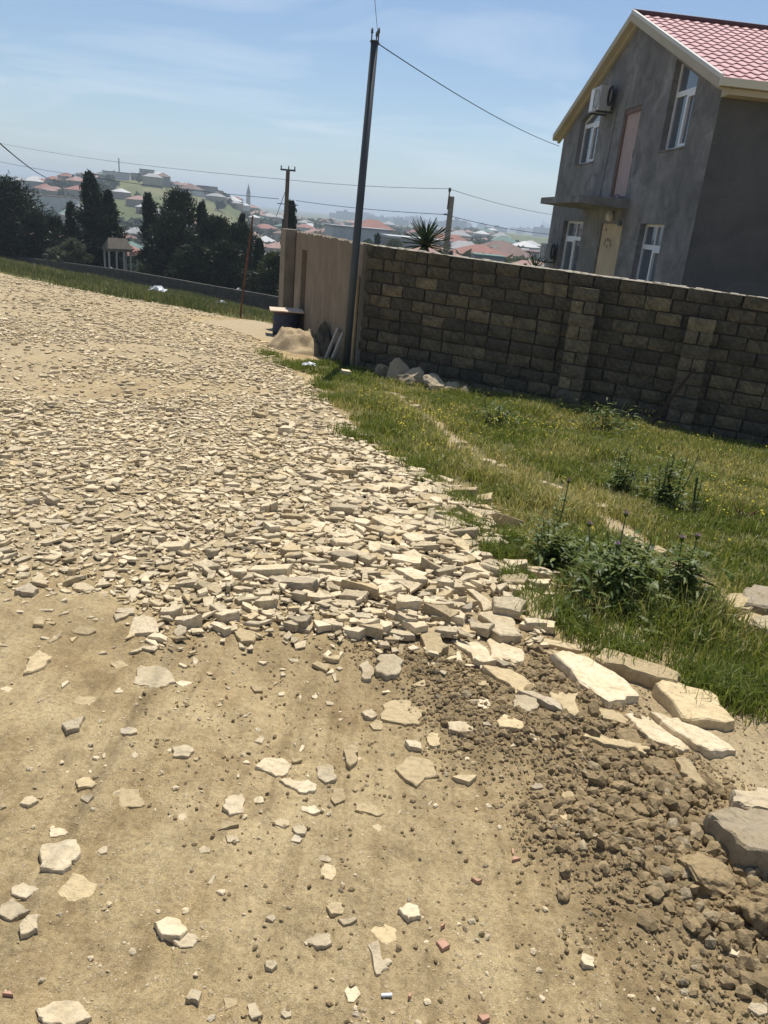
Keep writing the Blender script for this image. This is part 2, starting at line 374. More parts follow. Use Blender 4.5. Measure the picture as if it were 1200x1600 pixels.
STONES = [
('thick squarish tan limestone block lying near left edge below the rubble', [-1.291,2.627,-1.309,2.566,-1.28,2.46,-1.226,2.524,-1.23,2.6], 0.0303, 1),
('wide pale flat limestone slab on dirt just below the rubble edge', [-0.798,2.501,-0.737,2.569,-0.804,2.649,-0.895,2.628,-0.881,2.507], 0.0121, 0),
('small white chip at left edge below the tan squarish block', [-1.279,2.378,-1.302,2.385,-1.316,2.364,-1.299,2.331,-1.282,2.345], 0.0066, 0),
('flat tan flake half sunk in dirt below the squarish tan block', [-1.042,2.33,-1.001,2.321,-0.967,2.354,-0.981,2.385,-1.037,2.376], 0.0044, 1),
('small chunky white stone alone on tan dirt left of the grey stone', [-1.017,2.187,-0.986,2.148,-0.951,2.171,-0.96,2.237], 0.0193, 0),
('grey weathered stone on tan dirt right of the chunky white stone', [-0.802,2.228,-0.829,2.213,-0.817,2.184,-0.802,2.179,-0.765,2.196,-0.771,2.214], 0.0138, 2),
('pale angular chip alone on dirt above the wide tan flake', [-0.586,2.163,-0.631,2.14,-0.609,2.084,-0.563,2.094,-0.557,2.139], 0.0121, 0),
('square tan flake sunk in dirt left of the wide tan flake', [-0.802,1.891,-0.795,1.908,-0.825,1.937,-0.845,1.935,-0.861,1.911,-0.841,1.884], 0.0044, 1),
('wide pointed tan flake lying alone on left dirt', [-0.686,1.828,-0.629,1.853,-0.668,1.914,-0.718,1.911,-0.752,1.859], 0.0077, 1),
('small pale stone near left edge above the big pale slab', [-0.968,1.78,-0.943,1.776,-0.924,1.803,-0.95,1.822,-0.964,1.813], 0.0132, 0),
('large white stone heading the cluster in the middle of the dirt', [-0.321,2.155,-0.345,2.099,-0.27,2.067,-0.242,2.083,-0.227,2.133,-0.266,2.174], 0.0165, 0),
('pale stone tucked under the large white stone of the middle cluster', [-0.242,2.066,-0.256,2.049,-0.209,2.016,-0.175,2.04,-0.182,2.058], 0.011, 0),
('white stone in the centre of the middle cluster', [-0.165,2.065,-0.199,2.045,-0.207,2.018,-0.173,1.997,-0.136,2.008,-0.132,2.041], 0.0143, 0),
('upright white stone at right end of the middle cluster', [-0.073,2.081,-0.09,2.156,-0.109,2.167,-0.147,2.138,-0.131,2.077,-0.108,2.057], 0.0165, 0),
('narrow tan wedge stone standing out above the middle cluster', [-0.062,2.26,-0.048,2.185,-0.032,2.167,-0.01,2.221,-0.022,2.305,-0.04,2.307], 0.022, 1),
('small triangular tan stone right of the middle cluster', [-0.047,2.051,-0.081,2.043,-0.082,1.985,-0.067,1.968,-0.037,1.99], 0.011, 1),
('tan angular stone at lower right of the middle cluster', [-0.002,1.96,0.065,1.944,0.09,1.963,0.041,2.006,0.0,1.993], 0.0132, 1),
('small white flat chip below the middle cluster', [-0.171,1.943,-0.165,1.922,-0.125,1.911,-0.108,1.927,-0.128,1.952], 0.0088, 0),
('pale arrowhead shaped stone left of the middle cluster', [-0.342,1.93,-0.359,1.957,-0.397,1.937,-0.405,1.89,-0.376,1.859,-0.34,1.874], 0.0121, 0),
('tiny white stone between the arrowhead stone and the middle cluster', [-0.286,1.939,-0.292,1.962,-0.305,1.969,-0.322,1.949,-0.314,1.931,-0.298,1.929], 0.0088, 0),
('small white triangular chip right of the wide tan flake', [-0.492,1.822,-0.509,1.845,-0.535,1.833,-0.529,1.805,-0.504,1.798], 0.0077, 0),
('thin white sliver below the arrowhead shaped stone', [-0.238,1.845,-0.21,1.835,-0.194,1.849,-0.198,1.871,-0.225,1.874,-0.243,1.857], 0.0066, 0),
('white pebble leaning on a dark stone below the middle cluster', [-0.165,1.807,-0.141,1.811,-0.14,1.84,-0.159,1.862,-0.184,1.833], 0.0165, 0),
('dark stone under the leaning white pebble', [-0.153,1.775,-0.146,1.794,-0.171,1.813,-0.181,1.78], 0.011, 2),
('flat white chip near the middle of the dirt, below the arrowhead stone', [-0.335,1.776,-0.368,1.772,-0.357,1.745,-0.323,1.756], 0.0066, 0),
('small white chip left of the flat white chip', [-0.396,1.698,-0.395,1.71,-0.42,1.719,-0.43,1.701,-0.42,1.69], 0.0077, 0),
('big pale many-sided slab near left edge', [-0.834,1.623,-0.806,1.55,-0.744,1.549,-0.724,1.615,-0.757,1.661], 0.0165, 0),
('pale chip just above the big pale many-sided slab', [-0.793,1.698,-0.808,1.71,-0.825,1.713,-0.849,1.702,-0.834,1.676,-0.819,1.677], 0.011, 0),
('broad tan rectangular flake pressed into dirt under the big pale slab', [-0.647,1.529,-0.72,1.55,-0.74,1.486,-0.712,1.461,-0.645,1.492], 0.0066, 1),
('pale ragged stone left of the tan rectangular flake', [-0.781,1.488,-0.826,1.503,-0.846,1.478,-0.836,1.458,-0.797,1.455], 0.0099, 0),
('pale stone cut by the left edge of the picture', [-0.853,1.397,-0.8,1.383,-0.772,1.422,-0.829,1.451], 0.0176, 0),
('white upright block by the left edge below the ragged stones', [-0.742,1.401,-0.765,1.393,-0.77,1.362,-0.755,1.337,-0.725,1.359], 0.0193, 0),
('tiny white chip right of the big pale slab', [-0.664,1.643,-0.671,1.664,-0.683,1.662,-0.691,1.644,-0.679,1.634], 0.0066, 0),
('larger stone of the touching pair at lower left', [-0.442,1.447,-0.468,1.422,-0.438,1.387,-0.394,1.391,-0.383,1.415,-0.415,1.445], 0.0193, 0),
('smaller triangular stone of the touching pair at lower left', [-0.36,1.379,-0.351,1.404,-0.365,1.418,-0.407,1.411,-0.41,1.386,-0.388,1.371], 0.011, 0),
('tiny white cube-like pebble in the lower middle dirt', [-0.203,1.491,-0.197,1.486,-0.183,1.48,-0.177,1.492,-0.182,1.502,-0.193,1.502], 0.0121, 0),
('rough pale stone with rusty stain in the lower middle', [-0.037,1.465,-0.071,1.46,-0.096,1.433,-0.062,1.421,-0.027,1.434], 0.0176, 0),
('small tan faceted stone above the rusty stained stone', [-0.038,1.53,-0.009,1.534,-0.002,1.562,-0.021,1.572,-0.04,1.57,-0.053,1.551], 0.0121, 1),
('narrow tan splinter stone in the centre of the lower dirt', [-0.072,1.71,-0.084,1.68,-0.078,1.66,-0.048,1.644,-0.038,1.664,-0.044,1.701], 0.0088, 1),
('thin white chip just above the tan splinter stone', [-0.085,1.74,-0.095,1.73,-0.089,1.72,-0.06,1.72,-0.053,1.73,-0.067,1.741], 0.0055, 0),
('tall pale slab tilted in dirt near bottom centre', [0.087,1.368,0.115,1.386,0.087,1.466,0.059,1.448], 0.0165, 0),
('buried tan flake showing above the tilted pale slab', [0.128,1.528,0.083,1.534,0.065,1.487,0.11,1.457,0.137,1.477], 0.0033, 1),
('pale blocky stone at upper right of the tilted pale slab', [0.197,1.555,0.189,1.588,0.164,1.594,0.136,1.565,0.164,1.538], 0.0154, 0),
('small white pebble left of the bottom centre slabs', [-0.157,1.362,-0.182,1.357,-0.177,1.342,-0.161,1.337,-0.151,1.35], 0.0138, 0),
('pale rounded block near the bottom left of centre', [-0.308,1.232,-0.307,1.258,-0.333,1.262,-0.339,1.236], 0.0165, 0),
('buried pale flake flush with dirt near bottom', [-0.235,1.286,-0.274,1.28,-0.249,1.232,-0.224,1.248], 0.0028, 1),
('pale flat piece near bottom edge beside the buried flake', [-0.162,1.222,-0.186,1.252,-0.203,1.246,-0.186,1.211], 0.0055, 0),
('pale leaf shaped chip near the bottom below the tilted slab', [0.012,1.312,0.023,1.283,0.037,1.283,0.052,1.305,0.042,1.324,0.026,1.332], 0.0077, 0),
('large pale slab cut by the bottom edge at left', [-0.561,1.195,-0.605,1.188,-0.639,1.161,-0.61,1.133,-0.548,1.14,-0.522,1.164], 0.0165, 0),
('tiny pale chip at the bottom edge of the picture', [-0.124,1.236,-0.123,1.229,-0.112,1.221,-0.1,1.227,-0.101,1.239,-0.115,1.247], 0.0066, 0),
('tiny white pebble below the tan angular stone', [0.086,1.886,0.085,1.904,0.07,1.912,0.056,1.903,0.052,1.886,0.075,1.875], 0.0088, 0),
('brownish tan kite shaped stone alone right of the narrow wedge', [0.12,2.188,0.195,2.107,0.264,2.195,0.253,2.256,0.171,2.273], 0.0165, 1),
('bright white lump on the dark soil under the rubble edge', [0.144,2.92,0.102,2.974,0.041,2.958,0.031,2.82,0.067,2.794,0.116,2.803], 0.0248, 0),
('pale lump beside the bright white lump under the rubble edge', [0.018,2.883,-0.013,2.94,-0.045,2.884,-0.016,2.778,0.011,2.787], 0.0165, 0),
('pale stone left of the dirt filled slab', [0.048,2.519,0.026,2.574,-0.015,2.537,0.023,2.491], 0.0132, 0),
('small tan stone below the dirt filled slab', [0.019,2.457,0.036,2.428,0.069,2.436,0.069,2.489,0.044,2.496], 0.011, 1),
('thin tan slab covered with dirt under the rubble edge', [0.066,2.498,0.153,2.467,0.21,2.489,0.231,2.632,0.141,2.69,0.08,2.632], 0.011, 1),
('bright white splinter on crumbly brown soil', [0.359,2.503,0.316,2.489,0.317,2.447,0.363,2.432,0.415,2.456,0.409,2.495], 0.0099, 0),
('small tan chunk left of the bright white splinter', [0.284,2.36,0.28,2.43,0.25,2.433,0.231,2.397,0.241,2.349,0.257,2.338], 0.011, 1),
('tan wedge in crumbly soil right of the white splinter', [0.511,2.495,0.6,2.495,0.607,2.54,0.542,2.589,0.506,2.541], 0.0138, 1),
('white knobbly stone in crumbly soil above the tan wedge', [0.6,2.735,0.586,2.654,0.65,2.628,0.694,2.678,0.682,2.743], 0.0193, 0),
('small tan chip in crumbly soil under the rubble edge', [0.527,2.822,0.509,2.858,0.473,2.855,0.454,2.824,0.462,2.797,0.506,2.797], 0.0077, 1),
('tiny tan stone behind the long tan slab piece', [0.597,2.961,0.598,2.939,0.624,2.921,0.649,2.935,0.653,2.973,0.617,2.99], 0.011, 1),
('pale flake buried in brown soil at the heart of the clods', [0.657,2.186,0.664,2.138,0.723,2.139,0.75,2.161,0.728,2.188], 0.0044, 1),
('small grey stone on brown soil left of the buried flake', [0.628,2.175,0.625,2.198,0.608,2.201,0.585,2.184,0.602,2.172], 0.011, 2),
('brown rounded lump on dirt left of the clods', [0.615,2.035,0.645,2.076,0.629,2.104,0.592,2.099,0.594,2.048], 0.0165, 3),
('small white pointed pebble in the lower right dirt', [0.607,1.481,0.613,1.465,0.637,1.461,0.643,1.491,0.616,1.502], 0.0165, 0),
('tiny white chip at far lower right', [1.042,1.55,1.034,1.562,1.009,1.559,1.01,1.537,1.028,1.534], 0.0055, 0),
('white pebble in the bottom right corner', [1.022,1.377,1.045,1.383,1.051,1.398,1.037,1.404,1.012,1.406,1.0,1.392], 0.0138, 0),
('flat tan stone alone on dirt in a notch of the rubble edge', [-0.32,3.205,-0.293,3.178,-0.228,3.198,-0.222,3.23,-0.26,3.257,-0.309,3.241], 0.011, 1),
('brownish block at the lower rubble edge left of centre', [-0.605,3.014,-0.561,2.929,-0.515,2.951,-0.504,3.04,-0.583,3.067], 0.022, 1),
('dark grey stone at left end of the rubble edge', [-1.616,3.097,-1.535,3.096,-1.535,3.152,-1.599,3.196], 0.0275, 2),
('flat tan flake left of the wide pale slab', [-1.021,2.642,-0.976,2.599,-0.942,2.648,-0.992,2.677], 0.0055, 1),
('thin pale piece right of the wide pale slab', [-0.742,2.568,-0.721,2.551,-0.677,2.549,-0.665,2.576,-0.681,2.592,-0.724,2.591], 0.0066, 0),
('tiny white pebble on dirt between the rubble and the middle cluster', [-0.329,2.612,-0.346,2.597,-0.341,2.577,-0.322,2.585,-0.32,2.607], 0.0066, 0),
('tiny pale pebble above the narrow tan wedge stone', [-0.15,2.565,-0.127,2.573,-0.123,2.595,-0.147,2.606,-0.158,2.59], 0.0077, 0),
('long pale grey slab with clipped corner propped on tan pieces', [0.994,2.762,1.153,2.876,1.144,3.011,1.021,3.201,0.899,3.23,0.835,3.159], 0.045, 0),
('long thick tan limestone block at edge of grass', [1.211,3.065,1.369,3.016,1.404,3.102,1.099,3.286,1.036,3.175], 0.075, 1),
('big smooth tan slab at far right of the slabs beside grass', [1.295,2.739,1.337,2.73,1.539,2.781,1.511,2.999,1.318,3.048,1.256,2.991], 0.055, 1),
('broad pale slab half under dirt left of the split pair', [1.073,2.632,1.092,2.526,1.223,2.505,1.268,2.55,1.169,2.781,1.061,2.728], 0.03, 0),
('long pale leaf shaped slab lying against the broad pale slab', [1.212,2.668,1.272,2.578,1.335,2.524,1.459,2.574,1.401,2.695,1.327,2.749,1.18,2.776], 0.035, 0),
('thin tan strip slab at the head of the brown clods', [0.925,2.467,1.045,2.425,1.076,2.464,0.976,2.504,0.926,2.509,0.865,2.56,0.83,2.512], 0.02, 1),
('tan square flake left of the slabs with a thin plate beside', [0.781,2.644,0.814,2.592,0.901,2.84,0.747,2.788], 0.02, 1),
('thin dark edged plate lying left of the tan square flake', [0.718,2.694,0.787,2.645,0.793,2.704,0.678,2.769,0.617,2.758], 0.03, 2),
('long tan curved slab piece at lower right rubble edge', [0.579,2.839,0.626,2.752,0.667,2.794,0.709,2.853,0.621,2.957,0.553,2.973,0.494,2.979], 0.035, 1),
('tan piece partly buried between the strip and the broad pale slab', [0.943,2.641,1.034,2.64,1.09,2.701,1.06,2.817,0.946,2.728], 0.018, 1),
('large grey rough boulder cut by the right edge', [1.175,1.969,1.178,1.912,1.301,1.872,1.414,2.067,1.369,2.131,1.213,2.106,1.136,2.064], 0.085, 1),
('squared grey tan block behind the large boulder at right edge', [1.276,2.18,1.294,2.151,1.381,2.149,1.474,2.229,1.462,2.301,1.302,2.256], 0.07, 1),
('tan slab tipped into the top of the brown clods', [1.16,2.359,1.204,2.286,1.256,2.301,1.208,2.465,1.171,2.448], 0.03, 1),
('dark brown crusty lump below the leaf shaped slab', [1.217,2.301,1.24,2.241,1.304,2.305,1.292,2.363,1.232,2.381], 0.06, 3),
('blocky pale slab standing proud at the grass edge', [0.786,3.698,0.825,3.581,0.965,3.651,0.964,3.89,0.783,3.944], 0.045, 1),
('thin tan wedge sticking out beside the blocky slab', [0.829,3.339,1.025,3.316,1.026,3.379,0.813,3.39], 0.03, 1),
('broken tan slab with flaked face at the grass edge', [1.004,3.351,1.152,3.376,1.242,3.474,1.19,3.591,0.999,3.522], 0.03, 1),
('flat tan slab under the long grey slab', [0.892,3.169,1.057,3.141,1.028,3.306,0.817,3.256], 0.018, 1),
('pale slab lying within grass blades right of the blocky slab', [1.246,3.49,1.378,3.494,1.39,3.648,1.346,3.862,1.197,3.688], 0.03, 1),
('pale four sided slab on soil at the rubble corner', [0.539,3.102,0.685,3.095,0.714,3.252,0.572,3.36], 0.025, 0),
('pale pointed slab left of the four sided slab', [0.488,3.026,0.553,3.045,0.501,3.267,0.377,3.242], 0.025, 0),
('pale blocky slab above the four sided slab', [0.609,3.292,0.72,3.355,0.711,3.469,0.666,3.684,0.537,3.583], 0.04, 0),
('narrow pale slab above the pale blocky slab', [0.557,3.595,0.632,3.678,0.546,3.847,0.478,3.887], 0.03, 0),
('broad flat slab swallowed by grass at the rubble border', [0.607,4.305,0.769,4.346,0.961,4.389,0.991,4.631,0.732,4.734,0.61,4.558], 0.015, 1),
('flat slab showing in grass above the broad flat slab', [0.821,4.939,1.031,5.074,0.984,5.318,0.829,5.201], 0.012, 1),
('tan slab half hidden in grass above the blocky slab', [0.826,4.057,1.0,4.14,0.946,4.273,0.812,4.201], 0.012, 1),
('weathered grey squared stone in the grass at the right edge', [2.065,3.993,2.3,3.984,2.474,4.353,2.299,4.36,2.162,4.241], 0.09, 2),
('small square tan slab beside the pale pointed slab', [0.406,3.269,0.489,3.309,0.491,3.411,0.409,3.37], 0.03, 1),
('tan block on the rubble corner by the dark soil', [0.235,3.068,0.272,3.035,0.348,3.121,0.305,3.304,0.234,3.267], 0.035, 1),
('brown lump of earth sitting on the thin strip slab', [0.958,2.487,0.998,2.446,1.069,2.514,1.075,2.604,0.989,2.587], 0.055, 3),
('rounded grey brown stone below the broad pale slab', [1.051,2.332,1.109,2.345,1.151,2.402,1.132,2.454,1.064,2.422], 0.06, 3),
('wide brown clod with a dark hollow under it', [0.89,2.056,0.972,2.083,0.999,2.134,0.941,2.158,0.871,2.117], 0.045, 3),
('biggest brown earth clod in front of the grey boulder', [0.972,1.732,1.034,1.751,1.136,1.838,1.156,1.91,1.038,1.86,0.975,1.808], 0.1, 3),
('dark brown clod cut by the lower right edge', [1.098,1.613,1.183,1.627,1.212,1.689,1.161,1.715,1.096,1.692], 0.09, 3),
('squarish dark clod at left foot of the clod heap', [0.594,1.675,0.635,1.699,0.634,1.74,0.585,1.727], 0.05, 3),
('rounded clod just above the squarish dark clod', [0.615,1.767,0.655,1.795,0.654,1.838,0.613,1.822], 0.05, 3),
]
BRICK_BITS = [(0.491, 1.868, 0.03), (0.491, 1.83, 0.03), (0.253, 1.483, 0.037), (0.258, 1.537, 0.019), (0.363, 1.734, 0.033), (0.34, 1.289, 0.028), (0.167, 1.315, 0.014), (-0.712, 1.186, 0.025)]
HAZE = 0.00045

# ------------------------------------------------------------------ terrain
_Y = np.array([-50, 0, 6, 13.5, 17, 20, 24, 30, 37, 45, 58, 72, 100, 140.])
_S = np.array([-3.4, 0, .42, .955, 1.14, 1.32, 1.87, 2.66, 3.62, 4.77, 6.55, 8.9, 12.5, 17.])
_yy = np.arange(-50, 140, .25)
_ss = np.convolve(np.pad(np.interp(_yy, _Y, _S), 6, mode='edge'), np.ones(13) / 13, 'valid')
def base(x, y):
    x = np.asarray(x, float); y = np.asarray(y, float)
    near = -np.interp(y, _yy, _ss) - np.interp(y, [20, 30, 45], [.05, .07, .095]) * np.clip(x, -60, 30)
    r = np.hypot(x, y); az = np.degrees(np.arctan2(x, y))
    v = np.interp(r, [60, 100, 160, 260, 420, 700, 1500, 4000, 12500], [-6, -10.5, -16.5, -20, -21, -21, -18, -12, -8])
    crest = np.interp(az, [-60, -30, -26, -23, -20, -17, -13, -11.5, -8, -5], [-4, -4, -4, 1, 9, 10, 4, -3, -15, -21])
    vr = np.interp(r, [60, 100, 160, 260, 420, 700, 1500, 4000, 12500], [-6.5, -8.5, -9.5, -10.5, -11.5, -12, -12, -10, -8])
    kr = sstep(-10, -5, az); v = v * (1 - kr) + vr * kr
    v = v + (crest + 21) * sstep(300, 620, r) * (1 - .6 * sstep(680, 1100, r))
    v = v + 7.5 * sstep(550, 1050, r) * (1 - .5 * sstep(1150, 1700, r)) * sstep(.5, 4.5, az)
    v = v + 62 * sstep(4200, 7000, r) * sstep(-20, -25, az)
    v = v + fbm(x * .01, y * .01, 61, 3) * 4 * sstep(110, 300, r)
    k = sstep(75, 120, r)
    return near * (1 - k) + v * k

RUB = [(-6, 3.15), (-1.729, 3.189), (-1.608, 3.314), (-1.421, 3.303), (-1.12, 3.414), (-1.008, 3.108), (-0.863, 2.862), (-0.714, 3.035), (-0.525, 3.095), (-0.406, 3.274), (-0.189, 3.238), (-0.003, 3.16), (0.175, 3.149), (0.409, 3.092), (0.539, 3.068), (0.861, 3.697), (0.946, 4.334), (0.731, 4.712), (0.924, 5.206), (0.662, 6.016), (0.219, 6.521), (-0.048, 6.991), (-0.674, 9.02), (-1.344, 10.951), (-1.961, 13.179), (-2.376, 14.687), (-2.872, 15.732), (-4.25, 17.7), (-4.8, 17.7), (-5.1, 19.4), (-4.3, 20.6), (-6.0, 22.6), (-9, 24.0), (-12, 27.0), (-19, 33), (-19, 20)]
GRS = [(-1.9, 13.0), (-1.5, 12.5), (-1.058, 11.277), (-0.657, 9.274), (-0.055, 7.271), (0.191, 6.624), (0.622, 6.197), (0.924, 5.206), (0.731, 4.712), (0.967, 4.342), (0.921, 3.843), (1.064, 3.683), (1.368, 3.55), (1.516, 3.133), (1.803, 3.039), (5, 2.6), (9, 4), (9, 10.5), (5.44, 11.6), (-0.75, 13.9), (-1.2, 14.6)]
TRAIL = [(-.05, 11.2), (0.33, 9.756), (0.564, 8.555), (0.785, 7.625), (1.107, 7.051), (1.45, 6.7), (1.711, 5.986), (1.95, 4.9), (2.009, 4.17), (2.058, 3.923), (2.123, 3.744), (2.6, 3.3)]
SOIL = [(-0.062, 3.142), (0.175, 3.149), (0.521, 3.033), (0.815, 3.415), (0.946, 3.124), (1.103, 2.831), (1.277, 2.547), (1.312, 2.319), (1.303, 1.936), (1.5, 1.5), (1.25, 1.3), (1.0, 1.32), (0.85, 1.5), (0.647, 1.64), (0.578, 1.97), (0.564, 2.25), (0.309, 2.285), (0.121, 2.727)]
SANDY = [(1.0, 3.2), (1.561, 3.175), (1.803, 3.039), (2.3, 2.9), (1.9, 2.2), (1.4, 2.3), (1.29, 2.5)]
BARE = [(-4.147, 8.029), (-3.263, 9.386), (-2.012, 10.191), (-1.3, 9.9), (-1.805, 8.794), (-2.725, 7.817), (-3.684, 7.102)]
BARE_B = [(-4.663, 11.77), (-4.032, 12.861), (-2.6, 12.4), (-2.9, 11.4), (-4.108, 10.573)]
PAD = [(-4.8, 17.0), (-3.9, 21.5), (-2.95, 20.4), (-2.5, 18.68), (-2.3, 16.6), (-2.61, 16.0), (-4.064, 16.9)]

def hgt(x, y):
    x = np.asarray(x, float); y = np.asarray(y, float)
    h = base(x, y); r = np.hypot(x, y); nr = 1 - sstep(40, 70, r)
    h = h + nr * (.07 * fbm(x * .6, y * .6, 1, 3) * sstep(1, 5, r) + .022 * fbm(x * 3, y * 3, 5, 3) + .012 * fbm(x * 14, y * 14, 9, 3)) + (1 - sstep(4, 7, r)) * (.007 * fbm(x * 42, y * 42, 11, 2) - .006 * sstep(.1, .3, fbm(x * 24, y * 24, 13, 2)))
    so = sstep(-.12, .22, sdf(SOIL, x, y))
    h = h + so * (.035 + .06 * fbm(x * 2.6, y * 2.6, 21, 3) + .045 * fbm(x * 11, y * 11, 25, 3))
    h = h + nr * .035 * sstep(-.15, .4, sdf(RUB, x, y)) * (1 - .7 * sstep(-.2, .3, sdf(BARE, x, y)))
    h = h + nr * .06 * sstep(0, .8, sdf(GRS, x, y)) * (.4 + 2 * fbm(x * .9, y * .9, 33, 2))
    h = h + nr * .016 * fbm(x * 17 + y * 2, y * .9, 41, 3) * (1 - so) * sstep(3.6, 3.0, y)
    return h
def H(x, y): return float(hgt(np.array([x]), np.array([y]))[0])

def build_ground():
    az = np.concatenate([np.linspace(-180, -36, 40, endpoint=False), np.linspace(-36, 34, 470), np.linspace(37, 180, 40, endpoint=False)])
    r = np.concatenate([[0.02, .15], np.geomspace(.35, .9, 50, endpoint=False), np.geomspace(.9, 4, 240, endpoint=False), np.geomspace(4, 30, 210, endpoint=False), np.geomspace(30, 12200, 170)])
    A, R_ = np.meshgrid(np.radians(az), r, indexing='ij')
    X, Y = R_ * np.sin(A), R_ * np.cos(A)
    x, y = X.ravel(), Y.ravel()
    z = hgt(x, y)
    na, nr = len(az), len(r)
    i = np.arange(na)[:, None]; j = np.arange(nr - 1)[None, :]; i2 = (i + 1) % na
    f = np.stack([i * nr + j + 0 * i, i2 * nr + j, i2 * nr + j + 1, i * nr + j + 1], -1).reshape(-1, 4)[:, ::-1]
    rr = np.hypot(x, y)
    wob = fbm(x * 2.5, y * 2.5, 71, 4) * .5
    veg = sstep(-.1, .35, sdf(GRS, x, y) + wob * .8)
    tr = edge_dist(TRAIL, x, y, False)
    veg *= sstep(.03, .22, tr + wob * .25)
    fv = sstep(-.6, .8, -sdf(RUB, x, y) + wob * 2) * sstep(20.5, 22.5, y + wob * 2)
    veg = np.maximum(veg, fv)
    veg *= 1 - sstep(-.1, .1, sdf(SANDY, x, y) + wob * .2)
    yard = sstep(.1, .6, (y - 13.7) + (x + .77) * .364) * sstep(-.2, .2, (x + .78) + (y - 13.69) * .38) * (y < 60)
    veg = np.maximum(veg, yard * .8)
    soil = sstep(-.12, .2, sdf(SOIL, x, y) + wob * .25)
    soil = np.maximum(soil, .45 * sstep(-.1, .2, sdf([(-.9, 2.9), (.1, 3.3), (.5, 2.9), (.2, 2.3), (-.3, 2.6)], x, y) + wob * .3))
    soil = np.maximum(soil, .5 * sstep(.06, .24, fbm(x * 1.1, y * 1.1, 77, 4)) * (rr < 5))
    dust = sstep(-.1, .35, sdf(RUB, x, y) + wob * .3) * (1 - .55 * sstep(-.3, .4, sdf(BARE, x, y))) * (.55 + wob)
    dust = np.maximum(dust, sstep(-.2, .3, sdf(PAD, x, y) + wob * .5) * .9)
    dust = np.maximum(dust, .35 * sstep(-.1, .1, sdf(SANDY, x, y) + wob * .2))
    dust = np.maximum(dust, .75 * sstep(.16, .04, tr + wob * .2) * sstep(0, .3, sdf(GRS, x, y)))
    far = sstep(46, 75, rr)
    col = np.stack([veg, soil, np.clip(dust, 0, 1), far], -1)
    me = np_mesh('ground', np.stack([x, y, z], -1), f, GROUND, col, True)
    o = link(bpy.data.objects.new('ground', me))
    tag(o, kind='structure')
build_ground()

# ------------------------------------------------------------------ stones
def outline(poly, jit, sub=2):
    out = []; n = len(poly)
    for i in range(n):
        a, b = np.array(poly[i]), np.array(poly[(i + 1) % n]); L = np.linalg.norm(b - a) + 1e-9
        nrm = np.array([b[1] - a[1], a[0] - b[0]]) / L
        k = sub if L > .03 else 1
        for j in range(k):
            t = j / k; p = a + (b - a) * t
            if j: p = p + nrm * random.uniform(-jit, jit) * L + (b - a) * random.uniform(-.12, .12)
            else: p = p + (np.array([random.uniform(-1, 1), random.uniform(-1, 1)])) * jit * .25 * L
            out.append(p)
    return out

def stone_geo(poly, t, lumpy=False, sub=2, tilt=.02):
    """verts relative to centroid, z up from ground; returns verts, faces, centroid"""
    c = np.mean(np.array(poly), 0)
    o = [p - c for p in outline(poly, .085 if not lumpy else .14, sub)]
    n = len(o); size = max(np.linalg.norm(p) for p in o)
    ta, tb = random.gauss(0, tilt), random.gauss(0, tilt)
    top = lambda p, k: t * k + ta * p[0] + tb * p[1]
    V = []
    rings = [(1.04, -.02, 0), (1.02, t * .45, 1), (1.0, t * .88, 1), (.94 if not lumpy else .8, t, 1)] if not lumpy else \
            [(.95, -.03, 0), (1.08, t * .35, 1), (.92, t * .75, 1), (.55, t * 1.02, 1)]
    for s, z, k in rings:
        for p in o:
            q = p * (s + random.uniform(-.015, .015) * (3 if lumpy else 1))
            zz = z + (ta * p[0] + tb * p[1]) * k
            if k: zz += random.uniform(-.06, .06) * t * (2. if lumpy else 1)
            V.append((q[0], q[1], zz))
    V.append((0, 0, t * (1.05 if lumpy else .99)))
    F = []
    m = len(rings)
    for r in range(m - 1):
        F += [(r * n + i, r * n + (i + 1) % n, (r + 1) * n + (i + 1) % n, (r + 1) * n + i) for i in range(n)]
    F += [((m - 1) * n + i, (m - 1) * n + (i + 1) % n, m * n) for i in range(n)]
    return V, F, c

def ico(level):
    t = (1 + 5 ** .5) / 2
    V = [np.array(v, float) / math.hypot(1, t) for v in ((-1, t, 0), (1, t, 0), (-1, -t, 0), (1, -t, 0), (0, -1, t), (0, 1, t), (0, -1, -t), (0, 1, -t), (t, 0, -1), (t, 0, 1), (-t, 0, -1), (-t, 0, 1))]
    F = [(0, 11, 5), (0, 5, 1), (0, 1, 7), (0, 7, 10), (0, 10, 11), (1, 5, 9), (5, 11, 4), (11, 10, 2), (10, 7, 6), (7, 1, 8), (3, 9, 4), (3, 4, 2), (3, 2, 6), (3, 6, 8), (3, 8, 9), (4, 9, 5), (2, 4, 11), (6, 2, 10), (8, 6, 7), (9, 8, 1)]
    for _ in range(level):
        mid = {}; G = []
        def m(a, b):
            k = (min(a, b), max(a, b))
            if k not in mid:
                p = V[a] + V[b]; V.append(p / np.linalg.norm(p)); mid[k] = len(V) - 1
            return mid[k]
        for a, b, c in F:
            x, y, z = m(a, b), m(b, c), m(c, a); G += [(a, x, z), (b, y, x), (c, z, y), (x, y, z)]
        F = G
    return np.array(V), F
ICO = {k: ico(k) for k in (1, 2, 3)}
